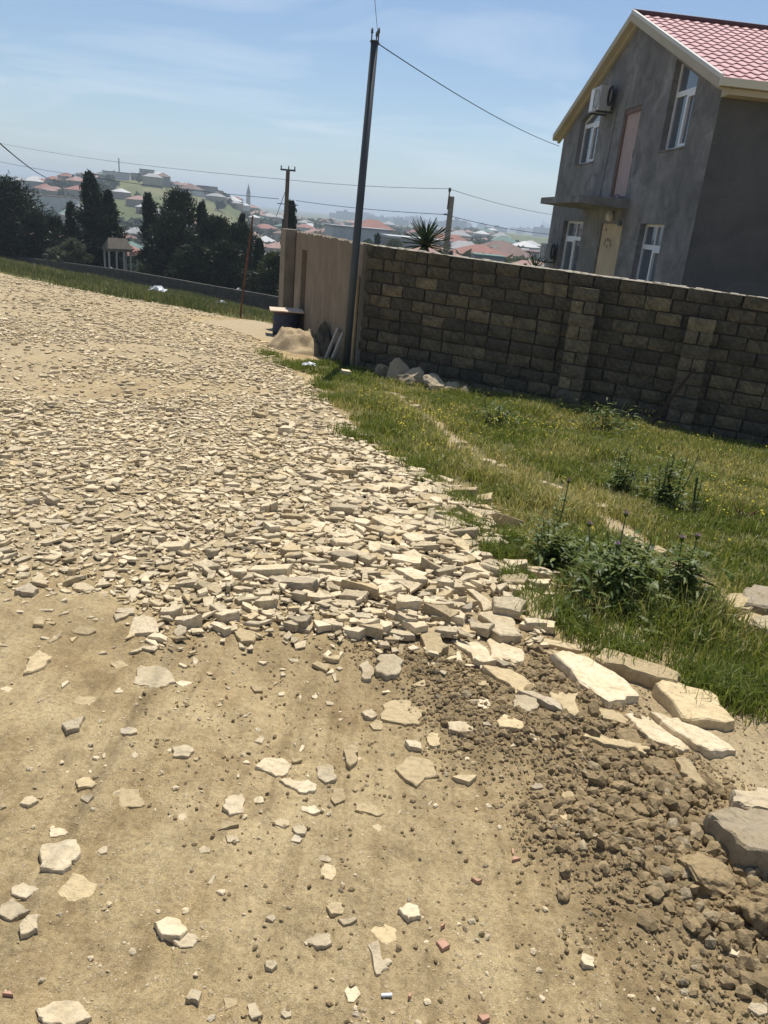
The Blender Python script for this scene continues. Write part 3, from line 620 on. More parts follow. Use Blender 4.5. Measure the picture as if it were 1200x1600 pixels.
def rock_geo(rx, ry, rz_, level=2, cuts=9, rough=.07):
    """rounded lump knocked into facets by cutting planes, then roughened"""
    V, F = ICO[level]; V = V.copy()
    for _ in range(cuts):
        n = RNG.normal(0, 1, 3); n /= np.linalg.norm(n); d = RNG.uniform(.55, .88)
        k = V @ n - d; V = V - np.maximum(k, 0)[:, None] * n
    a = V @ RNG.normal(0, 2.2, (3, 3)); V = V * (1 + rough * (np.sin(a[:, :1] * 2.3) + np.sin(a[:, 1:2] * 4.1) * .7) + RNG.normal(0, rough * (.45 if level < 3 else .3), (len(V), 1)) + (rough * .6 * np.sin(V @ RNG.normal(0, 9, (3, 1))) if level == 3 else 0))
    yaw = RNG.uniform(0, 6.28); c, s_ = math.cos(yaw), math.sin(yaw)
    x, y = V[:, 0] * c - V[:, 1] * s_, V[:, 0] * s_ + V[:, 1] * c
    return np.stack([x * rx, y * ry, V[:, 2] * rz_], -1), F

def add_tint(me, r, g):
    a = me.color_attributes.new('tint', 'FLOAT_COLOR', 'POINT')
    a.data.foreach_set('color', np.tile(np.array([r, g, 0, 1], dtype=np.float32), len(me.vertices)))

def gslope(x, y, e=.12):
    return (H(x + e, y) - H(x - e, y)) / (2 * e), (H(x, y + e) - H(x, y - e)) / (2 * e)

TONE = {0: lambda: random.uniform(.05, .5), 1: lambda: random.uniform(.62, .86), 2: lambda: random.uniform(.92, 1.), 3: lambda: random.uniform(0, 1)}
placed = []
for label, flat, t, tone in STONES:
    poly = [(flat[i], flat[i + 1]) for i in range(0, len(flat), 2)]
    lumpy = tone == 3
    if lumpy:
        q = np.array(poly); c = q.mean(0); ext = (q.max(0) - q.min(0)) / 2
        V, F = rock_geo(ext[0] * 1.02, ext[1] * 1.05, max(t * .6, min(ext) * .45), 3 if max(ext) > .05 else 2, 14, .06)
        V = [(v[0], v[1], v[2] + t * .25) for v in V]
    else: V, F, c = stone_geo(poly, max(t, .008), False, 4 if t > .01 else 3, .05)
    gx, gy = gslope(c[0], c[1])
    V = [(v[0], v[1], v[2] + gx * v[0] + gy * v[1]) for v in V]
    name = 'earth_clod' if tone == 3 else 'limestone_slab' if ('slab' in label or 'block' in label) else 'limestone_piece'
    if 'boulder' in label: name = 'boulder'
    mat = CLOD if tone == 3 else ROCK if 'boulder' in label else LIME
    me = raw_mesh(name, V, F, mat); add_tint(me, TONE[tone](), random.random())
    o = link(bpy.data.objects.new(name, me)); o.location = (c[0], c[1], H(c[0], c[1]) - .004)
    tag(o, label, {'earth_clod': 'clod', 'boulder': 'boulder'}.get(name, 'stone'),
        {'earth_clod': 'lumps of dug earth'}.get(name, 'broken limestone pieces'))
    placed.append((c[0], c[1], max(math.hypot(v[0], v[1]) for v in V)))
placed = np.array(placed)

for k, (x, y, w) in enumerate(BRICK_BITS):
    V, F, c = stone_geo([(x + w * .5 * math.cos(a), y + w * .4 * math.sin(a)) for a in sorted(random.uniform(0, 6.28) for _ in range(4))] , .012)
    o = link(bpy.data.objects.new('brick_chip', raw_mesh('brick_chip', V, F, BRICK_PINK))); o.location = (c[0], c[1], H(c[0], c[1]))
    tag(o, ['upper pink brick chip of the pair left of the clod heap', 'lower pink brick chip of the pair left of the clod heap', 'largest pink brick chip on dirt in the lower middle',
            'small pink brick chip just above the largest one', 'thin pink brick sliver on dirt left of the clods', 'pink brick chip at the bottom edge right of centre',
            'tiny pink brick crumb right of the cigarette butt', 'pink brick chip at the bottom left edge'][k], 'brick chip', 'pink brick chips in the dirt')

# templates for the rubble: irregular plates with 5 to 7 corners
def plate_template(n):
    ph = random.random() * 6.28; P = []
    for i in range(n):
        a = ph + (i + random.uniform(-.42, .42)) * 2 * PI / n; k = random.uniform(.62, 1.2)
        P.append((k * math.cos(a), k * math.sin(a) * random.uniform(.7, 1.)))
    V = [(p[0] * 1.02, p[1] * 1.02, -.6) for p in P] + [(p[0], p[1], .75 + random.uniform(-.15, .15)) for p in P] + [(p[0] * .86, p[1] * .86, 1. + random.uniform(-.12, .12)) for p in P] + [(0, 0, 1.)]
    F = []
    for r in range(2):
        for i in range(n):
            a, b, c_, d = r * n + i, r * n + (i + 1) % n, (r + 1) * n + (i + 1) % n, (r + 1) * n + i
            F += [(a, b, c_), (a, c_, d)]
    F += [(2 * n + i, 2 * n + (i + 1) % n, 3 * n) for i in range(n)]
    return np.array(V), np.array(F)
def lump_template():
    t = (1 + 5 ** .5) / 2
    V = np.array([(-1, t, 0), (1, t, 0), (-1, -t, 0), (1, -t, 0), (0, -1, t), (0, 1, t), (0, -1, -t), (0, 1, -t), (t, 0, -1), (t, 0, 1), (-t, 0, -1), (-t, 0, 1)], float) / 1.9
    V *= RNG.uniform(.75, 1.2, (12, 1)); V *= np.array([1, RNG.uniform(.7, 1), RNG.uniform(.55, .9)])
    F = np.array([(0, 11, 5), (0, 5, 1), (0, 1, 7), (0, 7, 10), (0, 10, 11), (1, 5, 9), (5, 11, 4), (11, 10, 2), (10, 7, 6), (7, 1, 8), (3, 9, 4), (3, 4, 2), (3, 2, 6), (3, 6, 8), (3, 8, 9), (4, 9, 5), (2, 4, 11), (6, 2, 10), (8, 6, 7), (9, 8, 1)])
    return V, F
PLATES = [plate_template(random.choice((4, 4, 5, 5, 5, 6))) for _ in range(48)]
LUMPS = [lump_template() for _ in range(16)]

def rot_mats(tilt, yaw):
    """(n,3,3): tilt about random horizontal axis then yaw"""
    n = len(yaw); a = RNG.uniform(0, 2 * PI, n)
    ux, uy = np.cos(a), np.sin(a); c, s = np.cos(tilt), np.sin(tilt); C = 1 - c
    T = np.zeros((n, 3, 3))
    T[:, 0, 0] = c + ux * ux * C; T[:, 0, 1] = ux * uy * C; T[:, 0, 2] = uy * s
    T[:, 1, 0] = ux * uy * C; T[:, 1, 1] = c + uy * uy * C; T[:, 1, 2] = -ux * s
    T[:, 2, 0] = -uy * s; T[:, 2, 1] = ux * s; T[:, 2, 2] = c
    Z = np.zeros((n, 3, 3)); cy, sy = np.cos(yaw), np.sin(yaw)
    Z[:, 0, 0] = cy; Z[:, 0, 1] = -sy; Z[:, 1, 0] = sy; Z[:, 1, 1] = cy; Z[:, 2, 2] = 1
    return T @ Z

def scatter_mesh(name, temps, pos, scl, tilt, tint, mat, smooth=False):
    """merge many transformed templates into one mesh"""
    n = len(pos); which = RNG.integers(0, len(temps), n); yaw = RNG.uniform(0, 2 * PI, n)
    Rm = rot_mats(tilt, yaw)
    Vs, Fs, Cs, off = [], [], [], 0
    for k, (V, F) in enumerate(temps):
        idx = np.nonzero(which == k)[0]
        if not len(idx): continue
        v = V[None] * scl[idx][:, None, :]
        v = np.einsum('nij,nvj->nvi', Rm[idx], v) + pos[idx][:, None, :]
        nv = V.shape[0]
        f = F[None] + (off + np.arange(len(idx)) * nv)[:, None, None]
        Vs.append(v.reshape(-1, 3)); Fs.append(f.reshape(-1, 3))
        Cs.append(np.repeat(tint[idx], nv, 0)); off += len(idx) * nv
    return np_mesh(name, np.concatenate(Vs), np.concatenate(Fs), mat, np.concatenate(Cs), smooth)

def jgrid(x0, x1, y0, y1, d):
    X, Y = np.meshgrid(np.arange(x0, x1, d), np.arange(y0, y1, d * .85)); X = X + (np.arange(X.shape[0]) % 2)[:, None] * d * .5
    return X.ravel() + RNG.uniform(-.5, .5, X.size) * d * .9, Y.ravel() + RNG.uniform(-.5, .5, X.size) * d * .9

def in_view(x, y, m=1.5):
    a = np.degrees(np.arctan2(x, y)); q = np.maximum(np.hypot(x, y), 1); return (a > -27.5 - m * 10 / q) & (a < 24.5 + 42 / q)

def clear_of_placed(x, y, k=.8):
    ok = np.ones(len(x), bool)
    for px, py, pr in placed: ok &= np.hypot(x - px, y - py) > pr * k
    return ok

def rubble():
    P = []
    for d, y0, y1, smin, smax, lift in ((.20, 2.8, 13, .066, .115, .018), (.082, 2.8, 13, .028, .064, .014), (.047, 2.8, 9.5, .011, .030, .006), (.105, 13, 27, .026, .066, .008), (.34, 13, 27, .07, .12, .012)):
        x, y = jgrid(-17, 2, y0, y1, d)
        s = sdf(RUB, x, y); w = fbm(x * 1.3, y * 1.3, 81, 3)
        keep = (s > -.04 + w * .25 - .12 * RNG.random(len(x)) ** 3) & in_view(x, y)
        br = np.maximum(sstep(-.35, .35, sdf(BARE, x, y) + w), sstep(-.4, .4, sdf(BARE_B, x, y) + w)); br = np.maximum(br, sstep(0, .5, sdf(PAD, x, y)))
        far_thin = sstep(10, 20, y) * .5
        patch = sstep(.02, .16, fbm(x * .42, y * .6, 86, 3)) * sstep(5.5, 9, y) * .82
        keep &= RNG.random(len(x)) > np.maximum(np.maximum(br * .78, far_thin), patch)
        if d == .20: keep &= RNG.random(len(x)) < .42 * sstep(-1.6, .6, x + (y - 4) * .12) + .06
        if d == .34: keep &= RNG.random(len(x)) < .35
        x, y = x[keep], y[keep]
        k = clear_of_placed(x, y, .75); x, y = x[k], y[k]
        sc = RNG.uniform(smin, smax, len(x)) * (.78 + .42 * sstep(-1.4, .5, x + (y - 4) * .12) * (y < 9))
        P.append(np.stack([x, y, sc, np.full(len(x), lift)], -1))
    # strays on the bare dirt just in front of the spread
    x, y = RNG.uniform(-2, 1.2, 260), 3.3 - np.abs(RNG.normal(0, .55, 260))
    k = (sdf(RUB, x, y) < 0) & clear_of_placed(x, y, 1.2) & in_view(x, y) & (y > 1.1)
    P.append(np.stack([x[k], y[k], RNG.uniform(.010, .030, k.sum()) * np.where(RNG.random(k.sum()) < .15, 1.5, 1), np.zeros(k.sum())], -1))
    P = np.concatenate(P)
    x, y, s, lift = P.T
    z = hgt(x, y)
    edge = sdf(RUB, x, y)
    heap = .045 * sstep(.9, .25, np.abs(edge - .35)) * sstep(-1.5, .5, x) * (y < 7)
    th = s * RNG.uniform(.10, .32, len(s)) * np.where(RNG.random(len(s)) < .08, 1.9, 1)
    pos = np.stack([x, y, z + lift * RNG.random(len(s)) + heap * RNG.random(len(s)) + th * .25], -1)
    tilt = np.abs(RNG.normal(0, .12, len(s))) + heap * 1.5 * RNG.random(len(s))
    scl = np.stack([s * RNG.uniform(.9, 1.5, len(s)), s * RNG.uniform(.55, 1., len(s)), th], -1)
    u = RNG.random(len(s)); tone = np.where(u < .70, RNG.uniform(.0, .5, len(s)), np.where(u < .975, RNG.uniform(.55, .9, len(s)), 1.))
    tint = np.stack([tone, RNG.random(len(s)), np.zeros(len(s)), np.ones(len(s))], -1)
    app = s / np.hypot(x, y); app[y > 12] = 0
    order = np.argsort(-app); one = order[:190]; rest = order[190:]
    for i in one:
        V, F = PLATES[random.randrange(len(PLATES))]
        n = (len(V) - 1) // 3
        poly = [(pos[i, 0] + p[0] * scl[i, 0], pos[i, 1] + p[1] * scl[i, 1]) for p in V[n:2 * n]]
        v, f, c = stone_geo(poly, th[i] * 1.3, False, 2, float(tilt[i]) * .9)
        me = raw_mesh('limestone_piece', v, f, LIME); add_tint(me, float(tone[i]), float(tint[i, 1]))
        o = link(bpy.data.objects.new('limestone_piece', me)); o.location = (c[0], c[1], pos[i, 2] - th[i] * .3); o.rotation_euler = (0, 0, 0)
        gx, gy = -.05, -.07
        zone = 'right' if x[i] > .1 else 'left' if x[i] < -1. else 'middle'
        tn = 'grey' if tone[i] > .92 else 'tan' if tone[i] > .55 else 'pale'
        asp = scl[i, 0] / scl[i, 1]; sh = 'thick' if th[i] > .23 * s[i] else 'long' if asp > 1.8 else 'flat' if asp > 1.4 else 'stubby'
        band = 'front edge' if edge[i] < .35 and y[i] < 4 else 'grass side' if edge[i] < .4 else 'near part' if y[i] < 4.6 else 'middle part' if y[i] < 6.5 else 'upper part'
        tag(o, '%s %s limestone piece lying in the %s of the rubble, %s' % (sh, tn, band, {'left': 'towards the left', 'middle': 'around its centre', 'right': 'towards the verge'}[zone]), 'stone', 'broken limestone pieces')
    me = scatter_mesh('limestone_rubble', PLATES, pos[rest], scl[rest], tilt[rest], tint[rest], LIME)
    tag(link(bpy.data.objects.new('limestone_rubble', me)), 'countless pale limestone fragments spread over the dirt road', 'rubble', kind='stuff')
    print('rubble', len(s))
rubble()

def small_scatter():
    # chips and grit on bare dirt
    n = 3600
    r = 1.0 + 2.9 * RNG.random(n) ** 1.2; a = np.radians(RNG.uniform(-33, 33, n))
    x, y = r * np.sin(a), r * np.cos(a)
    k = (sdf(RUB, x, y) < .1) & (sdf(SOIL, x, y) < .05) & (sdf(GRS, x, y) < -.05)
    k &= RNG.random(n) < .3 + .9 * sstep(-.1, .15, fbm(x * 2.2, y * 2.2, 91, 2))
    x, y = x[k], y[k]; s = .0020 + .009 * RNG.random(len(x)) ** 6 + .0015 * RNG.random(len(x))
    pos = np.stack([x, y, hgt(x, y) + s * .25], -1)
    tone = np.where(RNG.random(len(x)) < .65, RNG.uniform(0, .5, len(x)), RNG.uniform(.6, 1, len(x)))
    tint = np.stack([tone, RNG.random(len(x)), 0 * x, 0 * x + 1], -1)
    me = scatter_mesh('stone_chips', LUMPS, pos, np.stack([s * 1.2, s, s * .8], -1), RNG.uniform(0, .5, len(x)), tint, LIME)
    tag(link(bpy.data.objects.new('stone_chips', me)), 'tiny pale stone chips and grit strewn on the dirt', 'gravel', kind='stuff')
    # earth crumbs
    n = 60000
    x, y = RNG.uniform(-1.2, 1.9, n), RNG.uniform(1.1, 3.6, n)
    d = sdf(SOIL, x, y) + fbm(x * 3, y * 3, 95, 3) * .3
    k = (RNG.random(n) < .05 * (d > -1.0) + .7 * sstep(-.2, .12, d)) & (sdf(RUB, x, y) < .1) & (sdf(GRS, x, y) < 0)
    x, y, d = x[k], y[k], d[k]
    s = .003 + .006 * RNG.random(len(x)) ** 2 + .020 * RNG.random(len(x)) ** 7 * sstep(-.1, .15, d) * (.6 + .8 * sstep(.3, 1.2, x))
    k = clear_of_placed(x, y, .6) | (s < .006); x, y, s = x[k], y[k], s[k]
    pos = np.stack([x, y, hgt(x, y) + s * .3], -1)
    tint = np.stack([RNG.random(len(x)), RNG.random(len(x)), 0 * x, 0 * x + 1], -1)
    me = scatter_mesh('earth_crumbs', LUMPS, pos, np.stack([s * 1.2, s * 1.05, s], -1), RNG.uniform(0, 3, len(x)), tint, CLOD)
    tag(link(bpy.data.objects.new('earth_crumbs', me)), 'loose brown crumbs of dug earth', 'soil', kind='stuff')
small_scatter()

CLOD_MARKS = [(1.10, 1.80, 'against the biggest earth clod'), (1.28, 2.05, 'by the grey boulder at the right'), (.95, 2.15, 'around the wide brown clod'), (.72, 2.10, 'near the buried pale flake'), (.64, 1.78, 'by the squarish dark clod'), (1.05, 2.45, 'below the thin tan strip slab'),
              (1.22, 2.35, 'below the tipped tan slab'), (.75, 2.55, 'under the tan square flake'), (.45, 2.65, 'near the bright white splinter'), (.85, 1.70, 'at the near foot of the clod heap'), (.35, 2.95, 'under the rubble corner'), (1.0, 2.8, 'under the long grey slab')]
# middle sized clods one can pick out, each a thing of its own
for k in range(46):
    for _ in range(60):
        x, y = random.uniform(.3, 1.35), random.uniform(1.5, 3.0)
        if sdf(SOIL, np.array([x]), np.array([y]))[0] > .02 and np.all(np.hypot(placed[:, 0] - x, placed[:, 1] - y) > placed[:, 2] + .02): break
    w = random.uniform(.010, .024) * (1.25 if x > .8 else 1)
    V, F = rock_geo(w * random.uniform(.9, 1.3), w, w * random.uniform(.6, .9), 1, 7, .09); c = (x, y)
    me = raw_mesh('earth_clod', V, F, CLOD); add_tint(me, random.random(), random.random())
    o = link(bpy.data.objects.new('earth_clod', me)); o.location = (c[0], c[1], H(c[0], c[1]) + w * .25)
    near_ = min((((x - a) ** 2 + (y - b) ** 2, l) for a, b, l in CLOD_MARKS))[1]
    tag(o, '%s brown clod of crumbly earth lying %s' % ('middling' if w > .02 else 'small', near_), 'clod', 'lumps of dug earth')

# ------------------------------------------------------------------ grass
def blades(x, y, z, L, W, lean, tint, bias=(0, 0)):
    n = len(x); a = RNG.uniform(0, 2 * PI, n); la = RNG.uniform(0, 2 * PI, n)
    dx, dy = np.cos(a) * W * .5, np.sin(a) * W * .5
    lx, ly = np.cos(la) * lean * L + bias[0] * L, np.sin(la) * lean * L + bias[1] * L
    V = np.zeros((n, 5, 3))
    V[:, 0] = np.stack([x - dx, y - dy, z - .01], -1); V[:, 1] = np.stack([x + dx, y + dy, z - .01], -1)
    mx, my, mz = x + lx * .35, y + ly * .35, z + L * .58
    V[:, 2] = np.stack([mx - dx * .75, my - dy * .75, mz], -1); V[:, 3] = np.stack([mx + dx * .75, my + dy * .75, mz], -1)
    V[:, 4] = np.stack([x + lx, y + ly, z + L * np.sqrt(np.maximum(1 - lean ** 2, .15))], -1)
    o = (np.arange(n) * 5)[:, None, None]
    F = np.array([[0, 1, 3], [0, 3, 2], [2, 3, 4]])[None] + o
    t = np.clip(tint, 0, 1)
    C = np.zeros((n, 5, 4)); C[:, :, 0] = t[:, None]; C[:, :, 3] = 1
    C[:, 4, 0] = np.clip(t + .12, 0, 1)
    return V.reshape(-1, 3), F.reshape(-1, 3), C.reshape(-1, 4)

def grass():
    Vs, Fs, Cs, off = [], [], [], 0
    def put(*a, **k):
        nonlocal off
        V, F, C = blades(*a, **k); Vs.append(V); Fs.append(F + off); Cs.append(C); off += len(V)
    # verge between the rubble and the block wall
    n = 430000
    x, y = RNG.uniform(-1.9, 7.2, n), RNG.uniform(2.6, 14.2, n)
    wob = fbm(x * 2.2, y * 2.2, 101, 3)
    d = sdf(GRS, x, y) + wob * .5
    k = (d > -.02) & in_view(x, y) & (RNG.random(n) < .25 + .75 * sstep(9.5, 4, y) + .25)
    x, y, d, wob = x[k], y[k], d[k], wob[k]
    tr = edge_dist(TRAIL, x, y, False) + wob * .2
    k = (RNG.random(len(x)) < sstep(.03, .2, tr)) & (sdf(SANDY, x, y) < .02)
    thin = fbm(x * 3.3, y * 3.3, 105, 3)
    k &= RNG.random(len(x)) < np.clip(.25 + 3.6 * (thin + .12) + .25 * sstep(.1, .5, d), .08, 1)
    x, y, d, tr = x[k], y[k], d[k], tr[k]
    big = fbm(x * .8, y * .8, 111, 3); cl = fbm(x * 5, y * 5, 115, 2)
    L = (.035 + .07 * RNG.random(len(x)) + .24 * np.clip(big + .04, 0, 1) + .10 * np.clip(cl, 0, 1)) * (.55 + .45 * sstep(0, .4, d))
    L *= 1 + .5 * sstep(.9, .2, np.hypot(x - 1.55, y - 3.95)) * 1.2
    W = .0035 + .0035 * RNG.random(len(x)) + .0006 * y
    dry = sstep(.02, .2, fbm(x * 1.1, y * 1.1, 121, 3)) * .7 + .5 * sstep(.7, .1, tr) + .25 * sstep(6, 10, y) * sstep(.5, 2.5, x)
    tint = np.clip(RNG.normal(.36, .22, len(x)) + dry * RNG.random(len(x)) + .35 * big, 0, 1)
    put(x, y, hgt(x, y), L, W, RNG.uniform(.1, .75, len(x)), tint)
    print('grass near', len(x))
    # tufts reaching into the rubble
    for cx, cy, rr, m in ((.55, 5.0, .22, 900), (.75, 4.55, .15, 700), (.1, 7.3, .2, 500), (-.35, 7.6, .25, 700), (-.75, 9.9, .3, 900), (.95, 3.75, .2, 900), (1.2, 3.35, .16, 700), (-1.7, 12.6, .35, 900), (-2.2, 13.4, .25, 500), (.35, 6.2, .15, 300), (1.55, 3.1, .18, 800), (1.75, 3.05, .2, 900), (.25, 6.75, .2, 600), (.62, 5.7, .2, 700), (.88, 4.95, .12, 500), (.80, 4.1, .12, 450), (-.2, 8.3, .22, 600), (-1.0, 10.8, .25, 600), (1.05, 3.5, .1, 400)):
        q = RNG.normal(0, 1, (m, 2)) * rr * .5
        X, Y = cx + q[:, 0], cy + q[:, 1]
        put(X, Y, hgt(X, Y), .05 + .11 * RNG.random(m), .004 + .003 * RNG.random(m), RNG.uniform(.2, .85, m), RNG.normal(.3, .15, m))
    me = np_mesh('grass', np.concatenate(Vs), np.concatenate(Fs), GRASS, np.concatenate(Cs))
    tag(link(bpy.data.objects.new('grass', me)), 'green and drying grass on the verge before the block wall', 'grass', kind='stuff')
    # far field
    Vs, Fs, Cs, off = [], [], [], 0
    n = 150000
    x, y = RNG.uniform(-46, -2, n), RNG.uniform(21, 66, n)
    d = -sdf(RUB, x, y) + fbm(x, y, 131, 3) * 2.5
    lim = y > 20.5
    k = (d > 0) & lim & in_view(x, y) & (RNG.random(n) < .3 + 2 * np.clip(fbm(x * .5, y * .5, 135, 3) + .2, 0, 1))
    wallside = (x + 7.15) * .93 + (y - 45.8) * 1.0
    k &= wallside < -.3
    x, y = x[k], y[k]
    L = .10 + .20 * RNG.random(len(x)) + .7 * np.clip(fbm(x * .4, y * .4, 139, 3), 0, 1)
    put(x, y, hgt(x, y), L, .012 + .02 * RNG.random(len(x)), RNG.uniform(.1, .6, len(x)), np.clip(RNG.normal(.4, .2, len(x)) + .35 * (fbm(x * .3, y * .3, 141, 2) > .05), 0, 1))
    me = np_mesh('field_grass', np.concatenate(Vs), np.concatenate(Fs), FIELDG, np.concatenate(Cs))
    tag(link(bpy.data.objects.new('field_grass', me)), 'rough green grass in the field before the far low wall', 'grass', kind='stuff')
    # yellow flowers
    n = 9000
    x, y = RNG.uniform(-.6, 6.5, n), RNG.uniform(4.2, 12.8, n)
    k = (sdf(GRS, x, y) > .25) & in_view(x, y) & (RNG.random(n) < .03 + 3.2 * np.clip(fbm(x * .9, y * .9, 151, 3) - .02, 0, 1))
    x, y = x[k], y[k]; m = len(x)
    zz = hgt(x, y) + RNG.uniform(.10, .24, m); s = RNG.uniform(.006, .0115, m)
    V = np.zeros((m, 5, 3)); tl = RNG.normal(0, .35, (m, 2))
    for i in range(4):
        ax, ay = math.cos(i * PI / 2 + .4), math.sin(i * PI / 2 + .4)
        V[:, i] = np.stack([x + s * ax, y + s * ay, zz + s * (tl[:, 0] * ax + tl[:, 1] * ay) + s * .3], -1)
    V[:, 4] = np.stack([x, y, zz - s * .4], -1)
    F = np.array([[0, 1, 4], [1, 2, 4], [2, 3, 4], [3, 0, 4]])[None] + (np.arange(m) * 5)[:, None, None]
    tag(link(bpy.data.objects.new('yellow_wildflowers', np_mesh('yellow_wildflowers', V.reshape(-1, 3), F.reshape(-1, 3), FLOWER_Y))), 'tiny yellow wildflowers dotted through the verge grass', 'flowers', kind='stuff')
grass()

# ------------------------------------------------------------------ masonry materials
def block_mat(name='shell_limestone_block', gain=1.):
    m, nt, b = new_mat(name)
    v = objco(nt); rnd = nd(nt, 'ObjectInfo').outputs['Random']
    ad = nd(nt, 'VectorMath', operation='ADD'); nt.links.new(v, ad.inputs[0])
    cb = nd(nt, 'CombineXYZ'); nt.links.new(mth(nt, 'MULTIPLY', rnd, 37.), cb.inputs[0]); nt.links.new(mth(nt, 'MULTIPLY', rnd, 91.), cb.inputs[2]); nt.links.new(cb.outputs[0], ad.inputs[1])
    vv = ad.outputs[0]
    at = nd(nt, 'Attribute', attribute_name='age', attribute_type='OBJECT')
    col = ramp(nt, rnd, [(0., (.092, .078, .057)), (.3, (.118, .099, .069)), (.6, (.14, .116, .077)), (.85, (.185, .15, .093)), (1., (.25, .20, .122))])
    n1 = noise(nt, 5, 6, .65, .6, vv); n2 = noise(nt, 28, 5, .65, .2, vv)
    col = mixc(nt, ramp(nt, n1, [(.4, 0.), (.68, .8)]), col, (.06, .055, .045))
    col = mixc(nt, .5, col, ramp(nt, n2, [(.3, .45), (.68, 1.15)]), 'MULTIPLY')
    # band of cut marks
    wv = nd(nt, 'TexWave'); wv.inputs['Scale'].default_value = 5; wv.inputs['Distortion'].default_value = 9; wv.inputs['Detail'].default_value = 3; wv.bands_direction = 'DIAGONAL'
    nt.links.new(vv, wv.inputs['Vector'])
    col = mixc(nt, .22, col, ramp(nt, wv.outputs['Fac'], [(.2, .5), (.7, 1.2)]), 'MULTIPLY')
    if gain != 1.: col = mixc(nt, 1., col, (gain, gain * .98, gain * .93), 'MULTIPLY')
    nt.links.new(col, b.inputs['Base Color'])
    b.inputs['Roughness'].default_value = .95; b.inputs['Specular IOR Level'].default_value = .1
    k = bump(nt, b, n1, .5, .03); bump(nt, b, n2, .5, .012, k)
    return m
BLOCK = block_mat()
BLOCK_PALE = block_mat('pale_shell_limestone_block', 1.55)
MORTAR = plain('mortar', (.055, .05, .042), .95, .3, 5)
def plaster_mat(name, c, dark, scale=.8, streak=True, bstr=.25):
    m, nt, b = new_mat(name)
    v = objco(nt)
    mp = nd(nt, 'Mapping'); mp.inputs['Scale'].default_value = (1, 1, .45 if streak else 1); nt.links.new(v, mp.inputs[0])
    n1 = noise(nt, scale * 2.2, 7, .65, .8, mp.outputs[0]); n2 = noise(nt, scale * .7, 5, .6, .5, v); n3 = noise(nt, 30, 5, .7, 0, v)
    col = ramp(nt, n1, [(.3, dark), (.52, c), (.75, tuple(min(1, x * 1.3) for x in c))])
    col = mixc(nt, ramp(nt, n2, [(.38, .65), (.62, 0.)]), col, dark)
    col = mixc(nt, .35, col, ramp(nt, n3, [(.3, .6), (.7, 1.15)]), 'MULTIPLY')
    nt.links.new(col, b.inputs['Base Color']); b.inputs['Roughness'].default_value = .92; b.inputs['Specular IOR Level'].default_value = .15
    k = bump(nt, b, n1, bstr, .03); bump(nt, b, n3, .3, .008, k)
    return m
PLASTER = plaster_mat('tan_render', (.22, .184, .14), (.165, .138, .103), 1.6, True, .15)
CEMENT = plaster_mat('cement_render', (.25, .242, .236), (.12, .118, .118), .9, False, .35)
CEMENT_SIDE = plaster_mat('shaded_cement_render', (.115, .113, .113), (.075, .074, .076), .4, False, .25)  # cement render copy, darkened to put the side wall's shade into its colour
CREAM = plain('cream_trim', (.45, .39, .28), .6, .1, 2)
PVC = plain('white_plastic', (.74, .75, .77), .4, .05, 3, bmp=0)
GLASSM, _nt, _b = new_mat('window_glass')
_b.inputs['Base Color'].default_value = (.10, .115, .14, 1); _b.inputs['Roughness'].default_value = .06; _b.inputs['Specular IOR Level'].default_value = .8
CURTAIN = plain('curtain', (.50, .50, .53), .9, .15, 4)
PINKDOOR = plain('pink_door', (.40, .29, .26), .6, .12, 3, bmp=.05)
DOORWOOD = plain('brown_door_frame', (.17, .115, .09), .7, .2, 6)
BEIGE = plain('beige_door', (.50, .40, .28), .75, .2, 1.5)
STEEL = plain('dark_painted_steel', (.065, .075, .08), .55, .25, 3, .2, .1)
RUST = plain('rusted_steel', (.15, .062, .035), .85, .35, 9, .1)
WIREM = plain('black_cable', (.02, .02, .022), .6, .1, 3, bmp=0)
GALV = plain('grey_metal', (.30, .30, .29), .5, .2, 6, .6)
CONC = plain('weathered_concrete', (.30, .275, .24), .92, .3, 4)
WOODG = plain('grey_timber', (.34, .32, .28), .85, .3, 8)
BLUE = plain('faded_blue_drum', (.035, .045, .075), .6, .4, 5, .1)
BOARD = plain('pale_board', (.62, .50, .38), .8, .2, 6)
WHITE = plain('white_litter', (.78, .78, .78), .5, .06, 8)
SAND = plaster_mat('dry_sand_pile', (.45, .345, .21), (.33, .25, .15), 2.5, False, .6)
TILE = plain('rose_roof_tile', (.36, .165, .175), .55, .18, 1.1, .1, .05, .4)
RIDGE = plain('dark_ridge_cap', (.10, .045, .05), .6, .2, 3)

